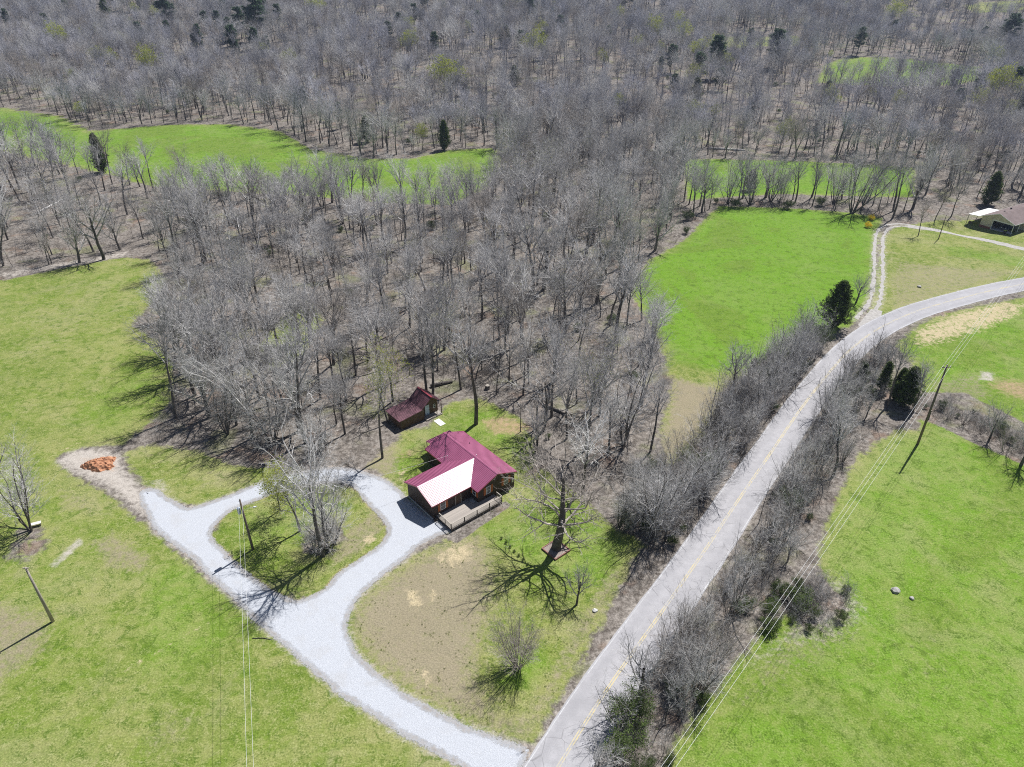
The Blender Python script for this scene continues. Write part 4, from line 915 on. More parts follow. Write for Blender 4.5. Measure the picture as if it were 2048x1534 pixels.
def sapling(key, seed, H):
    r = random.Random(seed); out = [MB(), MB()]
    spec = [LV(seg=7, sd=5, wig=0.07, up=0.08, tip=0.15), LV(n=12, t0=0.3, ang=0.75, len=0.26, fall=0.5, rr=0.45, seg=3, sd=3, wig=0.14, up=0.1), LV(n=6, t0=0.15, ang=0.7, len=0.45, rr=0.6, rmax=0.02, seg=2, sd=3, wig=0.2, up=0.08, tip=0.5), LV(n=4, t0=0.1, ang=0.6, len=0.6, rr=0.75, rmax=0.012, seg=1, sd=3)]
    grow(r, spec, 0, Vector((0, 0, -0.1)), UP.copy(), H, 0.07, out); finish(key, out, (M['bark'], M['twig']), top_of(out))
sapling('sap0', 51, 8); sapling('sap1', 52, 9)
def evergreen(key, seed, H, R, mat, kind='cedar'):
    r = random.Random(seed); out = [MB(), MB()]
    out[0].tube([(0, 0, -0.2), (0.03, 0, H * 0.5), (0, 0, H * 0.95)], [0.18, 0.11, 0.02], 7, cap=False)
    nb_, per = (330, 8) if kind == 'cedar' else (60, 24)
    for i in range(nb_):
        t = r.random() ** (0.85 if kind == 'cedar' else 0.7); t = t if kind == 'cedar' else 0.25 + 0.73 * t
        az = r.uniform(0, 6.28); el = r.uniform(0.45, 0.9) if kind == 'cedar' else r.uniform(0.0, 0.4)
        prof = (min(1, 0.25 + t * 6) * (1 - t) ** 0.8) if kind == 'cedar' else (min(1, (t - 0.15) * 3) * (1.03 - t) ** 0.55)
        ln0 = R * prof * r.uniform(0.55, 1.2) + 0.15; b0 = Vector((0, 0, 0.1 + t * H * 0.9)); bd = Vector((math.cos(az), math.sin(az), math.tan(el) * 0.8))
        b1 = b0 + bd * ln0; out[0].cone(b0, b1, 0.025 + 0.02 * (1 - t), 3)
        for k in range(per):
            p = b0.lerp(b1, r.uniform(0.35, 1.02)) + rvec(r) * (0.12 if kind == 'cedar' else 0.22)
            for _ in range(5):
                d = (bd.normalized() + rvec(r) * 0.55).normalized(); q_ = d.cross(rvec(r)).normalized(); ln_ = r.uniform(0.2, 0.42) * (H / 10) ** 0.5; wd = ln_ * 0.24; q = p + rvec(r) * 0.1
                out[1].add([q - q_ * wd, q + q_ * wd, q + d * ln_], [(0, 1, 2)])
    finish(key, out, (M['bark'], M[mat]), H)
evergreen('cedar0', 61, 10, 2.7, 'cedar'); evergreen('cedar1', 62, 10, 2.2, 'cedar'); evergreen('cedar2', 63, 10, 3.2, 'cedar'); evergreen('pine0', 64, 15, 3.0, 'pine', 'pine'); evergreen('pine1', 65, 15, 2.6, 'pine', 'pine')
def far_tree(key, seed, H, r0, crown, spread, mat='twig_far', leaves=0):
    r = random.Random(seed); out = [MB(), MB()]; tips = [] if leaves else None
    TL = H * (0.5 + 0.5 * crown)
    spec = [LV(seg=5, sd=4, wig=0.05, up=0.06, tip=0.3), LV(n=11, t0=crown / (0.5 + 0.5 * crown), ang=1.0, afall=0.65, len=spread * 2.0, fall=0.3, rr=0.65, seg=4, sd=3, wig=0.14, up=0.1, tip=0.25), LV(n=8, t0=0.15, ang=0.75, len=0.45, fall=0.4, rr=0.6, rmax=0.06, seg=2, sd=3, wig=0.2, up=0.06, tip=0.5), LV(n=9, t0=0.1, ang=0.7, len=0.6, fall=0.3, rr=0.8, rmax=0.036, seg=1, sd=3)]
    grow(r, spec, 0, Vector((0, 0, -0.3)), UP.copy(), TL, r0, out, tips); lv = None
    if leaves:
        m_ = MB()
        for (p, d) in tips:
            if r.random() < leaves: leaf_cluster(m_, r, p, 3, 0.3, 0.3)
        lv = m_.mesh(key + '_leaves', M['spring'])
    finish(key, out, (M['bark'], M[mat]), top_of(out), leaves=lv)
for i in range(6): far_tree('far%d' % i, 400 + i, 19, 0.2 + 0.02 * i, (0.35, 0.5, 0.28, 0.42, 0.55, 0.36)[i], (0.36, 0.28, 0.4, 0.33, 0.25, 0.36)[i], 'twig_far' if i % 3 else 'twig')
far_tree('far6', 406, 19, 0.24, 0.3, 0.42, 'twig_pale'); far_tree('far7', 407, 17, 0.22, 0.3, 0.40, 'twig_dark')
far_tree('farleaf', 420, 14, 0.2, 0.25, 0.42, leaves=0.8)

# ------------------------------------------------------------------ trees: placing
COUNT = {}
def place(key, loc, h, name, label, cat, group=None, rz=None, sx=None, lean=(0, 0)):
    pr = PROTO[key]; s = h / pr['h']; sx = s * (sx or 1.0)
    o = bpy.data.objects.new(name, None); COL.objects.link(o); o.empty_display_size = 0.3
    o.location = (loc[0], loc[1], float(hz(loc[0], loc[1]))); o.rotation_euler = (lean[0], lean[1], random.uniform(0, 6.28) if rz is None else rz); o.scale = (sx, sx, s)
    for pn, m_ in pr['parts']:
        c = bpy.data.objects.new(pn, m_); COL.objects.link(c); c.parent = o
    tag(o, label, cat, group); COUNT[name] = COUNT.get(name, 0) + 1
    return o
TREES = []    # (x, y, clearance) already taken
def hand(px, top, key, name, label, cat, group=None, h=None, **kw):
    B = P(*px); h = h or H_of(px, top); TREES.append((B[0], B[1])); return place(key, B, h, name, label, cat, group, **kw)
YD = 'yard_tree'
hand((1112, 1098), (1160, 878), 'oak', 'oak_tree', 'big pale-limbed bare oak rising from a square bordered bed in the front yard', 'tree', rz=0.6, h=19.5, sx=1.35, lean=(rad(7), rad(9)))
hand((1035, 1335), (1035, 1232), 'vase', 'vase_shrub', 'rounded twiggy vase-shaped shrub alone on the front lawn near the road', 'shrub', sx=1.3)
hand((1153, 1210), (1185, 1120), 'fork0', 'young_tree', 'slim young bare tree on the front lawn below the oak', 'tree', sx=0.95, lean=(rad(5), rad(8)))
hand((1018, 1104), (1022, 1060), 'sap0', 'young_tree', 'tiny bare sapling at the edge of the front lawn near the straw patches', 'tree', h=3.6, sx=1.4)
hand((1302, 1077), (1288, 862), 'multi1', 'roadside_tree', 'tall many-stemmed bare tree at the road edge beside the front yard', 'tree', h=16)
hand((1291, 1054), (1288, 880), 'multi0', 'roadside_tree', 'bare clumped tree just behind the many-stemmed one at the front yard corner', 'tree', h=12)
hand((646, 1112), (640, 785), 'pale0', 'island_tree', 'tallest bare tree in the middle of the gravel loop island', 'tree', h=22, sx=1.15)
hand((656, 1104), None, 'wood3', 'island_tree', 'second tall bare trunk close against the tallest island tree', 'tree', h=18, sx=1.0)
hand((652, 1098), (660, 940), 'multi0', 'island_tree', 'low pale bushy bare tree under the tall clump on the island', 'tree', h=8.5, sx=1.3)
hand((668, 1085), None, 'multi0', 'island_tree', 'small pale twiggy tree on the right flank of the island clump', 'tree', h=8.5, sx=1.25)
hand((628, 1102), None, 'thick3', 'island_tree', 'low bushy sapling clump on the left flank of the island clump', 'tree', h=6.5, sx=1.3)
hand((660, 1065), None, 'thick0', 'island_tree', 'grey shrubby clump behind the island trunks', 'tree', h=7.5, sx=1.3)
hand((600, 1062), (590, 900), 'spring1', 'budding_tree', 'yellow-green budding tree on the left part of the gravel loop island', 'tree', h=12.5, sx=1.15)
hand((560, 1020), (556, 905), 'spring1', 'budding_tree', 'smaller yellow-green budding tree overhanging the upper arm of the gravel loop', 'tree', h=8.5, sx=1.2)
hand((765, 916), (735, 690), 'spring0', 'budding_tree', 'tall straight tree with yellow-green buds left of the small cabin', 'tree', rz=1.0)
hand((952, 848), (925, 600), 'wood2', 'yard_tree', 'tall leaning bare tree standing between the two cabins', 'tree', lean=(0.02, -0.05))
hand((853, 783), (850, 560), 'wood0', 'yard_tree', 'straight dark trunk rising close behind the small cabin roof', 'tree'); hand((866, 789), (905, 600), 'wood5', 'yard_tree', 'leaning bare tree whose trunk crosses the small cabin roof end', 'tree', lean=(0.0, 0.10))
hand((922, 779), (925, 560), 'mist0', 'yard_tree', 'thick trunked hazy-topped tree right of the small cabin by the log', 'tree')
hand((993, 789), (990, 640), 'sap0', 'yard_tree', 'thin bare tree beside the dark stump behind the cabins', 'tree', h=13); hand((955, 813), (953, 740), 'sap1', 'young_tree', 'thin straight sapling in the grass behind the leaning tree', 'tree', h=6)
hand((1041, 864), (1040, 780), 'sap1', 'young_tree', 'small spreading bare tree on orange soil right of the red roof', 'tree', h=8, sx=1.6); hand((1073, 904), (1075, 760), 'fork0', 'yard_tree', 'crooked bare tree on the lawn edge right of the red roof', 'tree', h=11)
hand((1103, 834), (1100, 640), 'wood1', 'yard_tree', 'upright bare tree at the wood edge behind the lawn right of the cabin', 'tree'); hand((1133, 878), (1110, 680), 'wood3', 'yard_tree', 'leaning bare tree in the scrub between the cabin lawn and the wood', 'tree', lean=(0, -0.06))
hand((1171, 900), (1160, 640), 'mist0', 'yard_tree', 'large twin-trunked bare tree towering over the scrub right of the cabin', 'tree', sx=1.15); hand((1246, 895), (1290, 640), 'multi1', 'yard_tree', 'wide many-stemmed bare tree leaning over the dry grass gap', 'tree', h=19)
hand((1300, 905), (1330, 700), 'wood4', 'yard_tree', 'slender bare tree at the dry grass gap below the bright field', 'tree', h=15)
hand((62, 1062), (60, 882), 'multi1', 'lawn_tree', 'bare many-forked tree beside the white bench on the left lawn', 'tree', h=15, sx=1.0); hand((-30, 1030), (-60, 880), 'fork0', 'lawn_tree', 'bare spreading tree at the far side of the bench tree', 'tree', h=16, sx=1.2)
hand((-30, 1200), (-30, 1120), 'priv0', 'green_shrub', 'green leafy shrub at the edge of the left lawn', 'shrub', h=4.5)
hand((507, 876), (520, 620), 'wood5', 'edge_tree', 'large bare tree at the wood corner casting long shadows on the drive', 'tree', h=19); hand((473, 850), (450, 640), 'pale0', 'edge_tree', 'pale-twigged bare tree at the wood corner beside the left field', 'tree', h=18, sx=1.15)
hand((420, 835), (400, 640), 'fork1', 'edge_tree', 'broad bare tree leaning out over the left field', 'tree', h=16, sx=1.2); hand((560, 850), (560, 640), 'pale0', 'edge_tree', 'pale bushy bare tree in the second rank of the wood corner', 'tree', h=15)
for q, h_, k, lb in (((378, 752), 21, 'wood5', 'tall bare tree standing at the left field margin beyond the forked one'), ((425, 782), 20, 'wood3', 'tall leaning bare tree one row in from the left field margin'), ((350, 700), 17, 'wood1', 'bare tree at the bay of the left field edge'), ((455, 800), 20, 'wood5', 'tall bare tree just inside the wood corner beside the left field'), ((520, 800), 21, 'wood0', 'tall bare tree behind the large one at the wood corner'), ((600, 862), 17, 'fork1', 'wide forked bare tree above the upper drive arm'), ((390, 790), 15, 'fork0', 'forked bare tree leaning at the left field margin of the wood'), ((545, 888), 13, 'multi0', 'pale clumped tree at the very tip of the wood corner'), ((455, 868), 12, 'multi1', 'bare clumped tree over the leaf litter near the clay heap'), ((690, 868), 15, 'wood3', 'bare tree over the leaf litter above the drive loop')):
    hand(q, None, k, 'edge_tree', lb, 'tree', h=h_, sx=1.2)
hand((323, 640), (300, 520), 'fork0', 'edge_tree', 'dark bare tree jutting into the left field from the wood', 'tree', h=12); hand((345, 655), (345, 520), 'wood3', 'edge_tree', 'bare tree behind the dark one that juts into the left field', 'tree', h=15)
hand((640, 905), (640, 800), 'multi0', 'edge_tree', 'low dense pale-twigged thicket tree above the upper drive arm', 'tree', h=10, sx=1.2); hand((692, 802), (690, 640), 'wood6', 'edge_tree', 'dark straight bare tree left of the small cabin in the leaf litter', 'tree')
hand((1703, 427), (1745, 285), 'multi1', 'field_tree', 'huge spreading bare tree at the top edge of the bright green field', 'tree', h=20, sx=1.15)
for q, h_, k, lb in (((1836, 472), 12, 'dark0', 'brownish bare tree by the bend of the pale gravel lane'), ((1870, 440), 13, 'dark0', 'bare tree just behind the lane bend next to the scrub'), ((1902, 433), 16, 'wood3', 'tall bare tree between the lane and the white lean-to'), ((1825, 418), 20, 'fork1', 'wide bare tree left of the scrub behind the lane'), ((1624, 413), 14, 'wood1', 'bare tree in the hedge row at the head of the bright field'),
                     ((1668, 408), 17, 'multi0', 'pale clumped tree in the hedge row next to the huge field tree'), ((1455, 408), 15, 'multi0', 'pale clumped tree at the left end of the field hedge row'), ((1500, 410), 16, 'multi1', 'bare clump in the field hedge row right of its left end'), ((1560, 412), 15, 'thick2', 'thick bare clump mid-way along the field hedge row'), ((1590, 405), 17, 'wood2', 'straight bare tree standing mid-way in the field hedge row')):
    hand(q, None, k, 'field_tree', lb, 'tree', h=h_)
hand((1665, 655), (1665, 548), 'cedar2', 'cedar_tree', 'dense dark green cedar at the inside of the road bend', 'cedar', h=11.3, sx=1.15)
hand((1712, 605), (1715, 530), 'fork0', 'roadside_tree', 'grey bare rounded tree behind the road bend cedar', 'tree', h=9, sx=1.2)
hand((1807, 812), (1812, 735), 'cedar0', 'cedar_tree', 'dark cedar with a deep shadow right of the road by the dry hedge', 'cedar', h=8.5, sx=1.2)
hand((1790, 800), (1790, 740), 'cedar1', 'cedar_tree', 'slimmer dark cedar pressed against the shadowed one', 'cedar', h=7)
hand((1762, 782), (1765, 725), 'cedar1', 'cedar_tree', 'thin cedar tucked in the roadside thicket near the dry hedge', 'cedar', h=6.5); hand((1718, 775), (1720, 720), 'cedar0', 'cedar_tree', 'small cedar half hidden in the right-hand roadside thicket', 'cedar', h=5.5)
hand((1776, 812), (1810, 660), 'wood4', 'field_tree', 'tall bare tree growing beside the shadowed cedar', 'tree', h=15); hand((1824, 827), (1860, 690), 'wood1', 'field_tree', 'slender bare tree on the pole side of the shadowed cedar', 'tree', h=12)
hand((1500, 770), (1500, 720), 'cedar1', 'cedar_tree', 'small dark cedar inside the left roadside thicket', 'cedar', h=6)
for q, h_, k, lb in (((1977, 882), 9, 'fork0', 'crooked bare tree in the dry hedge of the right field'), ((2010, 905), 8, 'thick1', 'tangled bare clump in the dry hedge of the right field'), ((2042, 930), 11, 'fork1', 'thick dark tree at the end of the dry hedge'), ((1960, 868), 4.5, 'thick0', 'low scrubby clump in the dry hedge'), ((1895, 838), 4, 'thick3', 'small scrubby clump near the tall pole in the dry hedge'), ((1925, 850), 5, 'thick2', 'mid-height scrubby clump of the dry hedge')):
    hand(q, None, k, 'hedge_tree', lb, 'tree', h=h_)
hand((1278, 1400), (1240, 1300), 'fork0', 'roadside_tree', 'open bare tree spreading its branches over the asphalt near the drive mouth', 'tree', h=10.5, sx=1.25); hand((1262, 1440), (1262, 1400), 'priv0', 'green_shrub', 'green leafy shrub at the foot of the tree that overhangs the road', 'shrub', h=5, sx=1.3)
hand((1240, 1520), (1240, 1450), 'priv0', 'green_shrub', 'green leafy shrub further along the verge toward the drive mouth', 'shrub', h=4.5, sx=1.2); hand((1195, 1560), (1195, 1450), 'fork1', 'roadside_tree', 'bare branching tree on the verge across from the drive mouth', 'tree', h=8)
hand((1600, 1215), (1600, 1180), 'greenb', 'green_shrub', 'low green shrub under the wires in the brown brush patch', 'shrub', h=2.2, sx=1.5); hand((1540, 1260), (1540, 1230), 'greenb', 'green_shrub', 'second low green shrub along the brush patch under the wires', 'shrub', h=1.8, sx=1.4)
# far evergreens and budding trees that can be picked out singly
for i, (q, h_, k) in enumerate([((735, 285), 11, 'cedar2'), ((890, 300), 12, 'cedar1'), ((207, 345), 14, 'cedar1'), ((612, 222), 12, 'pine1'), ((682, 258), 12, 'pine0'), ((285, 95), 14, 'pine0'), ((340, 88), 13, 'pine1'), ((100, 75), 14, 'pine0'), ((140, 45), 14, 'pine1'), ((505, 100), 13, 'pine0'), ((530, 45), 16, 'pine1'), ((560, 60), 15, 'pine0'), ((440, 70), 14, 'pine1'), ((462, 85), 14, 'pine0'), ((800, 75), 14, 'pine1'), ((778, 90), 13, 'pine0'), ((830, 55), 14, 'pine0'), ((870, 115), 13, 'pine1'), ((1040, 112), 13, 'pine0'), ((1085, 120), 14, 'pine1'), ((1010, 95), 12, 'cedar0'), ((1345, 205), 12, 'pine1'), ((1390, 205), 10, 'cedar1'), ((1028, 172), 9, 'cedar0'), ((930, 190), 9, 'cedar1'), ((1215, 95), 12, 'pine0'), ((1900, 188), 11, 'pine1'), ((1985, 195), 13, 'pine0'), ((2020, 200), 14, 'pine1'), ((2040, 245), 12, 'cedar0'), ((1950, 195), 11, 'pine0'), ((1975, 410), 9, 'cedar1'), ((1650, 205), 9, 'cedar0'), ((20, 60), 13, 'pine1'), ((215, 40), 13, 'cedar0'), ((330, 25), 14, 'pine1'), ((1230, 12), 14, 'pine0'), ((1500, 380), 6, 'cedar0')]):
    lb = {0: 'round dark evergreen at the far edge of the long left field', 1: 'narrow dark cedar at the far edge of the long left field', 2: 'sunlit olive cedar standing before the long left field', 31: 'dark cedar in the scrub left of the white lean-to'}.get(i)
    hand(q, None, k, 'cedar_tree' if 'cedar' in k else 'pine_tree', lb or ('dark conical cedar scattered in the grey hillside woods' if 'cedar' in k else 'dark green pine scattered in the grey hillside woods'), 'cedar' if 'cedar' in k else 'pine', None if lb else ('cedars in the hillside woods' if 'cedar' in k else 'pines in the hillside woods'), h=h_ * (1.2 if i > 4 else 1.0), sx=1.3 if i > 4 else 1.0)
for q, h_, lb in (((275, 40), 13, 'bright yellow-green budding tree high on the hillside'), ((265, 60), 9, 'small pale green budding tree below the bright one on the hillside'), ((845, 300), 11, 'pale green budding tree beside the narrow cedar at the far field edge'), ((165, 90), 12, 'soft yellow budding tree low on the left hillside'), ((940, 75), 11, 'cream-green budding tree in the middle of the hillside'), ((1560, 300), 12, 'pale green budding tree beyond the field hedge row')):
    hand(q, None, 'farleaf', 'budding_tree', lb, 'tree', h=h_)

# thickets along both sides of the road
rd = np.gradient(ROAD, axis=0); rd /= np.linalg.norm(rd, axis=1)[:, None]; rn = np.stack([rd[:, 1], -rd[:, 0]], 1)
sA_ = int(np.argmin(np.linalg.norm(ROAD - P(1325, 1225)[:2], axis=1))); sB_ = int(np.argmin(np.linalg.norm(ROAD - P(1693, 700)[:2], axis=1)))
sC_ = int(np.argmin(np.linalg.norm(ROAD - P(1140, 1500)[:2], axis=1))); sD_ = int(np.argmin(np.linalg.norm(ROAD - P(1690, 705)[:2], axis=1)))
R2 = random.Random(5)
LOOK = {'thick0': 'grey many-stemmed shrub', 'thick1': 'brown many-stemmed shrub', 'thick2': 'grey bushy shrub', 'thick3': 'pale many-stemmed shrub', 'priv0': 'green leafy privet shrub', 'sap0': 'slim bare sapling', 'sap1': 'slender bare sapling', 'multi0': 'pale clumped small tree', 'multi1': 'grey clumped small tree', 'fork0': 'forked small tree', 'fork1': 'pale forked small tree'}
def belt(i0, i1, side, n, w0_, w1_, where, group, keys, hr_):
    for k in range(n):
        i = R2.randint(i0, i1); o = R2.uniform(w0_, w1_); q = ROAD[i] + rn[i] * side * (RW + o)
        key = R2.choice(keys); h_ = R2.uniform(*hr_) * (0.5 if key.startswith('priv') else 1)
        if key[:4] in ('mult', 'fork'): h_ = max(h_, 6.0)
        sz_ = 'tall' if h_ > 6.5 else 'low'
        place(key, q, h_, 'thicket_shrub', sz_ + ' ' + LOOK[key] + ' in the thicket ' + where, 'shrub', group, sx=R2.uniform(0.85, 1.2))
KB = ['thick0', 'thick1', 'thick2', 'thick3', 'thick0', 'thick3', 'priv0', 'sap0', 'sap1', 'sap0', 'multi0', 'multi1', 'fork0', 'fork1']
LBL, LBR = 'between the road and the bright field', 'between the road and the wired field'
i_mid = int(np.argmin(np.linalg.norm(ROAD - P(1470, 1010)[:2], axis=1)))
belt(i_mid, sB_, -1, 105, 0.5, 8.0, LBL, 'thicket left of the road', KB, (5.0, 12.0))
belt(sA_ + 6, i_mid, -1, 45, 1.5, 11.0, LBL, 'thicket left of the road', KB, (5.0, 12.0))
belt(sC_, sD_, 1, 125, 0.4, 5.6, LBR, 'thicket right of the road', KB, (4.0, 10.5))
belt(sC_ + 12, sD_ - 6, 1, 20, 4.0, 8.0, LBR, 'thicket right of the road', KB, (3.0, 6.5))

# the woods: sample every standing place, keep the largest 300 as single trees, the rest as one far wood
CLEAR = PP([(100, 900), (300, 890), (430, 880), (560, 905), (690, 880), (740, 855), (790, 850), (830, 770), (900, 770), (960, 790), (1060, 830), (1100, 900), (1100, 950), (1230, 1040), (1330, 1085), (1050, 1560), (900, 1640), (-300, 1640), (-300, 930)])
R3 = np.random.RandomState(12)
def woods(x0, x1, y0, y1, s):
    xs = np.arange(x0, x1, s); ys = np.arange(y0, y1, s); a, b = np.meshgrid(xs, ys)
    a = a.ravel() + R3.uniform(-0.45, 0.45, a.size) * s; b = b.ravel() + R3.uniform(-0.45, 0.45, b.size) * s
    keep = np.ones(a.size, bool)
    for g, pad in [(g, 1.0) for g in GW[:-1]] + [(CLEAR, 0.5)]: keep &= sdf(g, a, b) < -pad
    keep &= ldist(ROAD, a, b) > 9.5; keep &= ldist(TRK, a, b) > 4; keep &= ldist(LNE, a, b) > 5
    keep &= ~((a > 120) & (a < 165) & (b > 182) & (b < 222))
    return a[keep], b[keep]
ax, ay = woods(-150, 60, 84, 262, 5.5); bx_, by_ = woods(-360, 420, 262, 460, 5.2); b2, b3 = woods(60, 320, 205, 262, 5.0); b4, b5 = woods(-330, -150, 120, 262, 5.0); c0, c1 = woods(-760, 800, 460, 1000, 5.3)
wx = np.concatenate([ax, bx_, b2, b4, c0]); wy = np.concatenate([ay, by_, b3, b5, c1])
# thin, lit hollow on the slope where the pale floor shows through
dens = 0.5 + 0.5 * np.sin(wx * 0.03 + 1.0) * np.sin(wy * 0.021 + 0.6)
ok = R3.rand(len(wx)) < np.where(wy > 280, 0.58 + 0.4 * dens, 0.9)
left_clear = (wx < -70) & (wy > 140) & (wy < 262); ok &= ~(left_clear & (R3.rand(len(wx)) < 0.25))
for hp, kp in (([(640, 140), (900, 105), (1300, 120), (1600, 135), (1720, 230), (1400, 235), (1000, 205), (700, 205)], 0.62), ([(1500, 180), (2060, 180), (2060, 300), (1600, 290)], 0.7), ([(-40, 330), (230, 360), (330, 430), (300, 490), (0, 530)], 0.55), ([(1780, 20), (2060, 25), (2060, 110), (1800, 90)], 0.5)):
    hp = PP(hp); ins = sdf(hp, wx, wy) > 0; ok &= ~(ins & (R3.rand(len(wx)) > kp))
for (tx, ty) in TREES: ok &= (wx - tx) ** 2 + (wy - ty) ** 2 > 2.5 ** 2
wx, wy = wx[ok], wy[ok]
# only land the camera's surroundings could see
ang = np.abs(np.arctan2(wx, wy)); vis = ang < rad(50); wx, wy = wx[vis], wy[vis]
dist = np.sqrt(wx ** 2 + wy ** 2 + CAM_H ** 2); wh = R3.uniform(13.0, 23.5, len(wx)) * np.where(R3.rand(len(wx)) < 0.3, R3.uniform(0.45, 0.75, len(wx)), 1.0) * (0.92 + 0.14 * np.sin(wx * 0.05) * np.sin(wy * 0.043 + 1))
infr = np.abs(wx / (wy * math.cos(_p) + CAM_H * math.sin(_p))) < 0.74
score = np.where(infr, wh / dist, 0)
order = np.argsort(-score); NBIG = 300 - 78
KW = ['wood%d' % i for i in range(7)] * 2 + ['pale0', 'pale0', 'dark0', 'mist0', 'mist0', 'sap0', 'fork0', 'fork1', 'multi0']
LOOKW = {'pale0': 'pale-twigged bare tree', 'dark0': 'brown-twigged bare tree', 'mist0': 'bare tree with faint green haze', 'sap0': 'slim bare young tree', 'fork0': 'low-forking bare tree', 'fork1': 'pale low-forking bare tree', 'multi0': 'pale clumped bare tree'}
def wood_place(x, y):
    X, Y = np.array([x]), np.array([y])
    if (x + 16.0) ** 2 + (y - 101.0) ** 2 < 26 ** 2: return 'close around the small brown cabin'
    if sdf(GW[0], X, Y)[0] > -12: return 'along the edge of the left field'
    if sdf(GW[3], X, Y)[0] > -12: return 'along the edge of the bright right field'
    if sdf(GW[2], X, Y)[0] > -22: return 'along the near side of the long far field'
    if x < -95: return 'in the thin wood beyond the left field'
    return 'deep in the wood behind the cabins'
for i in order[:NBIG]:
    key = KW[R3.randint(len(KW))]; hh = wh[i] * (0.7 if key in ('sap0', 'multi0') else 1.0)
    place(key, (wx[i], wy[i]), hh, 'hardwood_tree', ('tall ' if hh > 15 else 'short ' if hh < 10 else 'mid-height ') + LOOKW.get(key, 'grey bare tree') + ' ' + wood_place(wx[i], wy[i]), 'tree', 'bare trees of the woods', sx=R3.uniform(0.85, 1.5), lean=(R3.normal(0, 0.045), R3.normal(0, 0.045)))
rest = order[NBIG:]

def scatter(name, pts, scl, keys, idx_, label, cat, tilt=0.03):
    """one object that stands for an uncountable mass: geometry-node instances on stored points"""
    src = []
    for k in keys:
        # joined source mesh kept out of the scene
        V, Fc, mi, mats = [], [], [], []
        for pn, m_ in PROTO[k]['parts']:
            o_ = len(V); V += [tuple(v.co) for v in m_.vertices]; Fc += [tuple(i + o_ for i in p.vertices) for p in m_.polygons]; mi += [len(mats)] * len(m_.polygons); mats.append(m_.materials[0])
        mm = bpy.data.meshes.new(k + '_source'); mm.from_pydata(V, [], Fc)
        for q in mats: mm.materials.append(q)
        mm.polygons.foreach_set('material_index', mi); mm.update()
        src.append(bpy.data.objects.new(k + '_source', mm))
    m_ = bpy.data.meshes.new(name); m_.vertices.add(len(pts)); m_.vertices.foreach_set('co', np.asarray(pts, np.float32).ravel())
    rs = np.random.RandomState(len(pts)); rot = np.stack([rs.normal(0, tilt, len(pts)), rs.normal(0, tilt, len(pts)), rs.uniform(0, 6.28, len(pts))], 1).astype(np.float32)
    a = m_.attributes.new('rot', 'FLOAT_VECTOR', 'POINT'); a.data.foreach_set('vector', rot.ravel())
    a = m_.attributes.new('scl', 'FLOAT_VECTOR', 'POINT'); a.data.foreach_set('vector', np.asarray(scl, np.float32).ravel())
    a = m_.attributes.new('kind_index', 'INT', 'POINT'); a.data.foreach_set('value', np.asarray(idx_, np.int32))
    o = mesh_obj(name, m_); tag(o, label, cat, kind='stuff')
    ng = bpy.data.node_groups.new(name, 'GeometryNodeTree'); ng.interface.new_socket('Geometry', in_out='INPUT', socket_type='NodeSocketGeometry'); ng.interface.new_socket('Geometry', in_out='OUTPUT', socket_type='NodeSocketGeometry')
    gi = ng.nodes.new('NodeGroupInput'); go = ng.nodes.new('NodeGroupOutput'); inst = ng.nodes.new('GeometryNodeInstanceOnPoints'); inst.inputs['Pick Instance'].default_value = True
    ji = ng.nodes.new('GeometryNodeJoinGeometry')
    for s in reversed(src):
        oi = ng.nodes.new('GeometryNodeObjectInfo'); oi.inputs['Object'].default_value = s; oi.inputs['As Instance'].default_value = True; ng.links.new(oi.outputs['Geometry'], ji.inputs[0])
    def na(nm, tp):
        q = ng.nodes.new('GeometryNodeInputNamedAttribute'); q.data_type = tp; q.inputs['Name'].default_value = nm; return [x for x in q.outputs if x.enabled and x.name == 'Attribute'][0]
    ng.links.new(gi.outputs[0], inst.inputs['Points']); ng.links.new(ji.outputs[0], inst.inputs['Instance'])
    ng.links.new(na('rot', 'FLOAT_VECTOR'), inst.inputs['Rotation']); ng.links.new(na('scl', 'FLOAT_VECTOR'), inst.inputs['Scale']); ng.links.new(na('kind_index', 'INT'), inst.inputs['Instance Index'])
    ng.links.new(inst.outputs[0], go.inputs[0])
    md = o.modifiers.new('scatter', 'NODES'); md.node_group = ng
    return o
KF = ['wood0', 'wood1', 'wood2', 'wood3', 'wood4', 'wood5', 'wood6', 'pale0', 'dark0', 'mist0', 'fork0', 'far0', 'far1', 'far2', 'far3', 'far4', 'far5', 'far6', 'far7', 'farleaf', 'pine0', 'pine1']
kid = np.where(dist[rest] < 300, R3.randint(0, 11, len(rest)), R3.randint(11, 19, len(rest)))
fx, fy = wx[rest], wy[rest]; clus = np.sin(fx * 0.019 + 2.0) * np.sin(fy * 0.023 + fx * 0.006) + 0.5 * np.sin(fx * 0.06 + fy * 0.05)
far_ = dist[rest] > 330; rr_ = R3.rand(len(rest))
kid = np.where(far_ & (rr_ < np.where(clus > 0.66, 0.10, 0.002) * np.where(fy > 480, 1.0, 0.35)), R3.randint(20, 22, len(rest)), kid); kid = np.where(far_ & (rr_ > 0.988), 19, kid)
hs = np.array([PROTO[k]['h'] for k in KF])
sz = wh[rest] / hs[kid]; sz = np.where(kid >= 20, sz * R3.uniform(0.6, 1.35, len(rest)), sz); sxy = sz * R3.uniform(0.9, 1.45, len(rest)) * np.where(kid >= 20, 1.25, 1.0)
scatter('far_woodland', np.stack([wx[rest], wy[rest], hz(wx[rest], wy[rest])], 1), np.stack([sxy, sxy, sz], 1), KF, kid, 'grey bare hardwood forest spreading over the far hillside', 'forest')
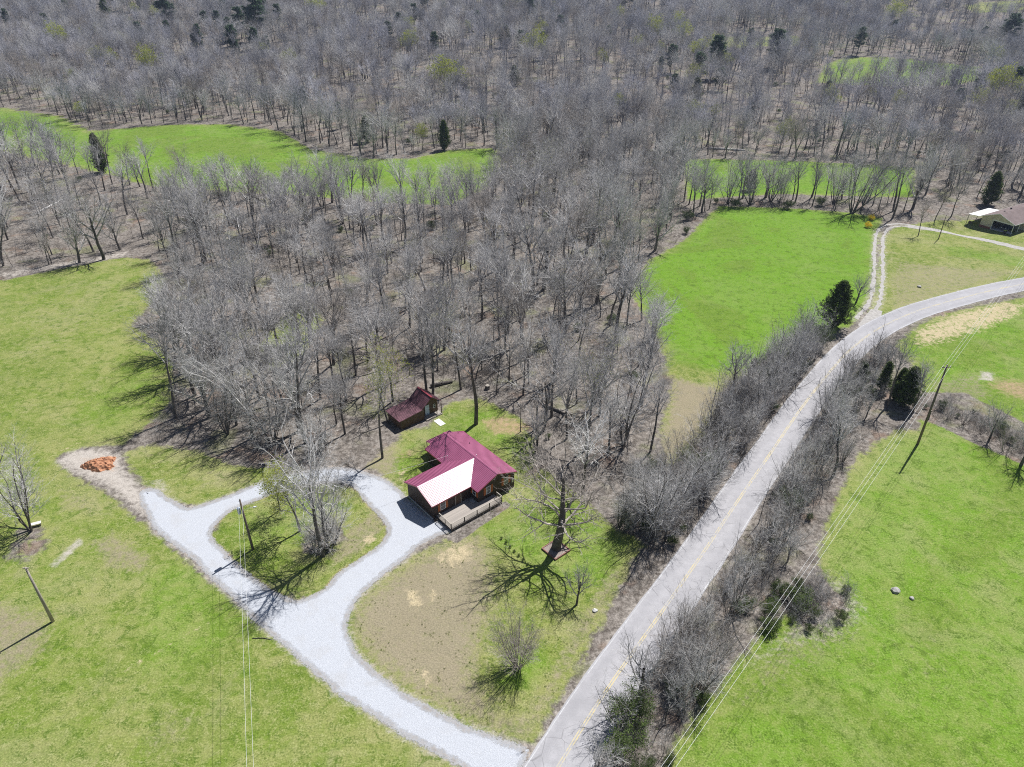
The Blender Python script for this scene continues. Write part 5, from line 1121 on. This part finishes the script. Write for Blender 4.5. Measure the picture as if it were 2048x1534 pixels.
# brush on the woodland floor
ux, uy = woods(-170, 70, 84, 300, 2.6); u2, u3 = woods(-330, 330, 300, 520, 5.0); u4, u5 = woods(60, 300, 190, 300, 4.0)
ux = np.concatenate([ux, u2, u4]); uy = np.concatenate([uy, u3, u5]); k_ = R3.rand(len(ux)) < 0.38 + 0.33 * np.sin(ux * 0.11) * np.sin(uy * 0.09 + 1); ux, uy = ux[k_], uy[k_]
nbsh = len(ux); ki = R3.choice([0, 1, 2, 3, 4, 5], nbsh, p=[0.30, 0.24, 0.02, 0.18, 0.14, 0.12]); s_ = R3.uniform(0.35, 1.2, nbsh)
s_ = np.where(ki >= 3, R3.uniform(0.35, 0.95, nbsh), s_)
scatter('woodland_brush', np.stack([ux, uy, hz(ux, uy)], 1), np.stack([s_ * 1.15, s_ * 1.15, s_], 1), ['brush0', 'brush1', 'greenb', 'sap0', 'sap1', 'thick1'], ki, 'low twiggy brush and whippy saplings covering the woodland floor', 'brush', 0.12)
# brush at the foot of the roadside thickets and in the dry hedge
bp_ = []
for k in range(700):
    sd_ = R2.choice((-1, 1)); i = R2.randint(sC_ if sd_ > 0 else sA_ + 6, sB_); q = ROAD[i] + rn[i] * sd_ * (RW + R2.uniform(0.9, 8.5 if sd_ < 0 else 6.5)); bp_.append(q)
hz_line = catmull(PP([(1850, 812), (1920, 830), (1990, 865), (2060, 905)]), 1.0)
for k in range(150): q = hz_line[R2.randint(0, len(hz_line) - 1)] + np.array([R2.gauss(0, 1.6), R2.gauss(0, 1.6)]); bp_.append(q)
for k in range(130): q = P(1620 + max(-75, min(75, R2.gauss(0, 40))), 1212 + max(-50, min(50, R2.gauss(0, 26))))[:2]; bp_.append(q)
bp_ = np.array(bp_); s_ = R3.uniform(0.35, 1.0, len(bp_))
scatter('roadside_brush', np.stack([bp_[:, 0], bp_[:, 1], hz(bp_[:, 0], bp_[:, 1])], 1), np.stack([s_, s_, s_], 1), ['brush0', 'brush1', 'greenb'], np.where(R3.rand(len(bp_)) < 0.08, 2, R3.randint(0, 2, len(bp_))), 'low bare brush along the road verges and the dry hedge', 'brush', 0.2)
# grass tufts
def tuft(key, seed, n=14, hh=0.22):
    r = random.Random(seed); m_ = MB()
    for i in range(n):
        az = r.uniform(0, 6.28); b = Vector((r.gauss(0, 0.07), r.gauss(0, 0.07), 0)); d = Vector((math.cos(az) * 0.6, math.sin(az) * 0.6, 1)).normalized(); s = Vector((-math.sin(az), math.cos(az), 0)) * 0.018
        m_.add([b - s, b + s, b + d * hh * r.uniform(0.6, 1.2)], [(0, 1, 2)])
    PROTO[key] = dict(parts=[('blades', m_.mesh(key, M['blade']))], h=hh)
tuft('tuft0', 1); tuft('tuft1', 2, 20, 0.16); tuft('tuft2', 3, 10, 0.3)
tx_ = R3.uniform(-75, 85, 26000); ty_ = R3.uniform(32, 130, 26000); gm = np.zeros(len(tx_))
for g in (GW[7], GW[8]): gm = np.maximum(gm, sdf(g, tx_, ty_))
gm = np.where(np.sin(tx_ * 0.9) * np.sin(ty_ * 1.1 + 1) + 0.6 * np.sin(tx_ * 2.3 + ty_) > 0.1, gm, 0)
inD = (sdf(DOUT, tx_, ty_) > -0.3) & (sdf(DISL, tx_, ty_) < 0.3)
vis_ = np.abs(tx_ / (ty_ * math.cos(_p) + CAM_H * math.sin(_p))) < 0.76
kk = (gm > 0.4) & ~inD & vis_ & (ldist(ROAD, tx_, ty_) > RW + 0.3); tx_, ty_ = tx_[kk], ty_[kk]
s_ = R3.uniform(0.35, 0.95, len(tx_))
scatter('grass', np.stack([tx_, ty_, hz(tx_, ty_)], 1), np.stack([s_, s_, s_], 1), ['tuft0', 'tuft1', 'tuft2'], R3.randint(0, 3, len(tx_)), 'tufts of rough spring grass on the thin front lawn and island', 'grass', 0.1)

# ------------------------------------------------------------------ small things
# square bed round the oak
B = P(1112, 1100); bed = empty('tree_bed', B, yaw); tag(bed, 'square raised brick-edged bed of mulch round the oak trunk', 'planter')
M['bed'] = basic('bed_edging', (0.24, 0.12, 0.10), 0.9, 0.3, 5); M['mulch'] = basic('mulch', (0.26, 0.215, 0.19), 0.95, 0.35, 5, bump=0.5)
MB().box((-1.25, -1.25, -0.1), (1.25, 1.25, 0.16)).build('mulch', M['mulch'], bed)
for a, b in (((-1.4, -1.4, -0.1), (1.4, -1.252, 0.24)), ((-1.4, 1.252, -0.1), (1.4, 1.4, 0.24)), ((-1.4, -1.25, -0.1), (-1.252, 1.25, 0.24)), ((1.252, -1.25, -0.1), (1.4, 1.25, 0.24))): MB().box(a, b).build('edging', M['bed'], bed)
# dirt pile
def heap(name, px, R, hh, mat, label, cat, seed):
    B = P(*px); r = np.random.RandomState(seed); o = empty(name, B); tag(o, label, cat)
    n = 26; V = []; Fc = []
    for i in range(n + 1):
        for j in range(n + 1):
            x, y = (i / n * 2 - 1), (j / n * 2 - 1); th_ = math.atan2(y, x); d = math.hypot(x, y) * (1.15 + 0.16 * math.sin(3 * th_ + 1) + 0.1 * math.sin(5 * th_) + 0.06 * math.sin(11 * th_))
            z = hh * max(0, (1 - d ** 1.6)) * (0.8 + 0.25 * math.sin(5 * x + seed) * math.cos(4 * y)) + (r.rand() - 0.5) * 0.3 * hh * (d < 0.95) - (0.12 if d > 0.97 else 0)
            V.append((x * R, y * R * 0.72, z))
    for i in range(n):
        for j in range(n): a = i * (n + 1) + j; Fc.append((a, a + n + 1, a + n + 2, a + 1))
    MB().add(V, Fc).build('soil', mat, o)
    return o
heap('dirt_pile', (200, 930), 2.8, 1.25, basic('orange_clay', (0.46, 0.225, 0.125), 0.95, 0.3, 2.5, bump=0.6), 'heap of bright orange clay at the end of the dirt lane', 'dirt pile', 4)
# bench at the left tree
B = P(72, 1052); bn = empty('bench', B, rad(25)); tag(bn, 'small pale weathered bench beside the forked tree on the left lawn', 'bench')
MB().box((-0.75, -0.3, 0.44), (0.75, 0.3, 0.5)).build('seat', basic('pale_board', (0.66, 0.62, 0.56), 0.8, 0.1), bn)
for x in (-0.6, 0.6):
    for y in (-0.2, 0.2): MB().box((x - 0.05, y - 0.05, -0.05), (x + 0.05, y + 0.05, 0.438)).build('leg', M['railpost'], bn)
# fallen logs, stumps, rocks
def log(a, b, r, label, mat=M['bark'], stubs=3, seed=0):
    A, B = P(*a), P(*b); rr = random.Random(seed); c = (A + B) / 2; o = empty('fallen_log', c); tag(o, label, 'log')
    a_, b_ = Vector(A - c) + Vector((0, 0, r * 0.8)), Vector(B - c) + Vector((0, 0, r * 0.8))
    mid = a_.lerp(b_, 0.5) + Vector((0.1, 0.15, 0.03)); MB().tube([a_, mid, b_], [r, r * 0.9, r * 0.6], 9).build('stem', mat, o, True)
    for k in range(stubs):
        t = rr.uniform(0.3, 0.95); q = a_.lerp(b_, t); MB().cone(q, q + Vector((rr.gauss(0, 0.6), rr.gauss(0, 0.6), rr.uniform(0.3, 1.0))), r * 0.3, 4).build('broken_limb', mat, o)
log((862, 775), (905, 765), 0.35, 'dark fallen log lying behind the small cabin', seed=1); log((1415, 298), (1490, 302), 0.4, 'pale fallen trunk lying along the stream bank beyond the right field', M['twig_pale'], seed=2)
log((70, 430), (125, 400), 0.3, 'pale fallen trunk in the thin wood left of the long field', M['twig_pale'], seed=3); log((1085, 812), (1130, 830), 0.28, 'fallen branchy log in the scrub right of the cabins', seed=4); log((505, 1268 + 9), (545, 1268 + 12), 0.05, 'thin dark stick lying on the lawn below the drive', seed=5, stubs=1)
def stump(px, r, h, label, mat=M['bark']):
    B = P(*px); o = empty('tree_stump', B); tag(o, label, 'stump')
    MB().tube([(0, 0, -0.2), (0, 0, h * 0.4), (0.02, 0, h)], [r * 1.4, r, r * 0.9], 10).build('bole', mat, o)
    MB().tube([(0.02, 0, h + 0.002), (0.02, 0, h + 0.02)], [r * 0.85, r * 0.85], 10).build('cut_face', M['rail'], o)
stump((975, 778), 0.45, 0.8, 'thick dark stump in the leaf litter behind the cabins'); stump((1855, 838), 0.22, 1.8, 'tall broken stump beside the tall power pole'); stump((1073, 862), 0.14, 5.0, 'tall snapped pale-topped trunk on the lawn right of the red roof')
def rock(px, r, label, col=(0.36, 0.345, 0.325), seed=0):
    B = P(*px); rr = random.Random(seed); bm = bmesh.new(); bmesh.ops.create_icosphere(bm, subdivisions=2, radius=r)
    for v in bm.verts: v.co = v.co * rr.uniform(0.8, 1.15); v.co.z *= 0.6
    m_ = bpy.data.meshes.new('rock'); bm.to_mesh(m_); bm.free(); m_.materials.append(basic('rock_%d' % seed, col, 0.9, 0.2, 4)); o = mesh_obj('rock', m_, None, (B[0], B[1], B[2] + r * 0.25)); tag(o, label, 'rock')
rock((1790, 1182), 0.55, 'large pale rock in the middle of the right field', seed=1); rock((1823, 1197), 0.3, 'smaller flat rock right of the large one in the right field', seed=2); rock((1190, 1222), 0.32, 'pale flat stone on the front lawn by the young tree', (0.5, 0.49, 0.47), seed=3); rock((1838, 574), 0.5, 'grey rock in the dry grass between the lane and the road', seed=4)
# forsythia at the head of the track
for q, lb in (((1742, 440), 'yellow flowering shrub at the field corner by the two-track lane'), ((1735, 455), 'smaller yellow flowering shrub below the one at the field corner')): hand(q, None, 'yellowb', 'flowering_shrub', lb, 'shrub', h=1.6)
for q, lb in (((1470, 415), 'fresh green shrub under the left of the hedge row'), ((1575, 418), 'fresh green shrub mid hedge row at the field head'), ((1640, 412), 'fresh green shrub near the huge field tree'), ((1375, 440), 'green shrub where the wood meets the right field')): hand(q, None, 'greenb', 'green_shrub', lb, 'shrub', h=2.6, sx=1.4)
# clipped row of small shrubs at the lawn edge
for i in range(7):
    t = i / 6; q = (1003 + 52 * t, 1078 + 52 * t); hand(q, None, 'greenb', 'border_shrub', 'small dark green shrub in the short row along the front lawn', 'shrub', 'row of small shrubs on the front lawn', h=0.4, sx=1.0)
for i in range(9):
    t = i / 8; q = (915 + 88 * t, 1068 - 57 * t); hand(q, None, 'brush0', 'bed_shrub', 'small bare shrub in the mulch bed before the deck', 'shrub', 'small shrubs in the bed before the deck', h=0.8)

# ------------------------------------------------------------------ air
hb = MB().box((-2700, -1000, -8), (2700, 3300, 150)); m_, t_, b_ = new_mat('air')
t_.nodes.remove(b_); pv = t_.nodes.new('ShaderNodeVolumePrincipled'); pv.inputs['Color'].default_value = (0.60, 0.72, 1.0, 1); pv.inputs['Density'].default_value = 0.00012; pv.inputs['Anisotropy'].default_value = 0.3
t_.links.new(pv.outputs[0], [x for x in t_.nodes if x.type == 'OUTPUT_MATERIAL'][0].inputs['Volume'])
ho = hb.build('haze', m_); tag(ho, 'thin blue air over the whole valley', 'haze', kind='stuff')
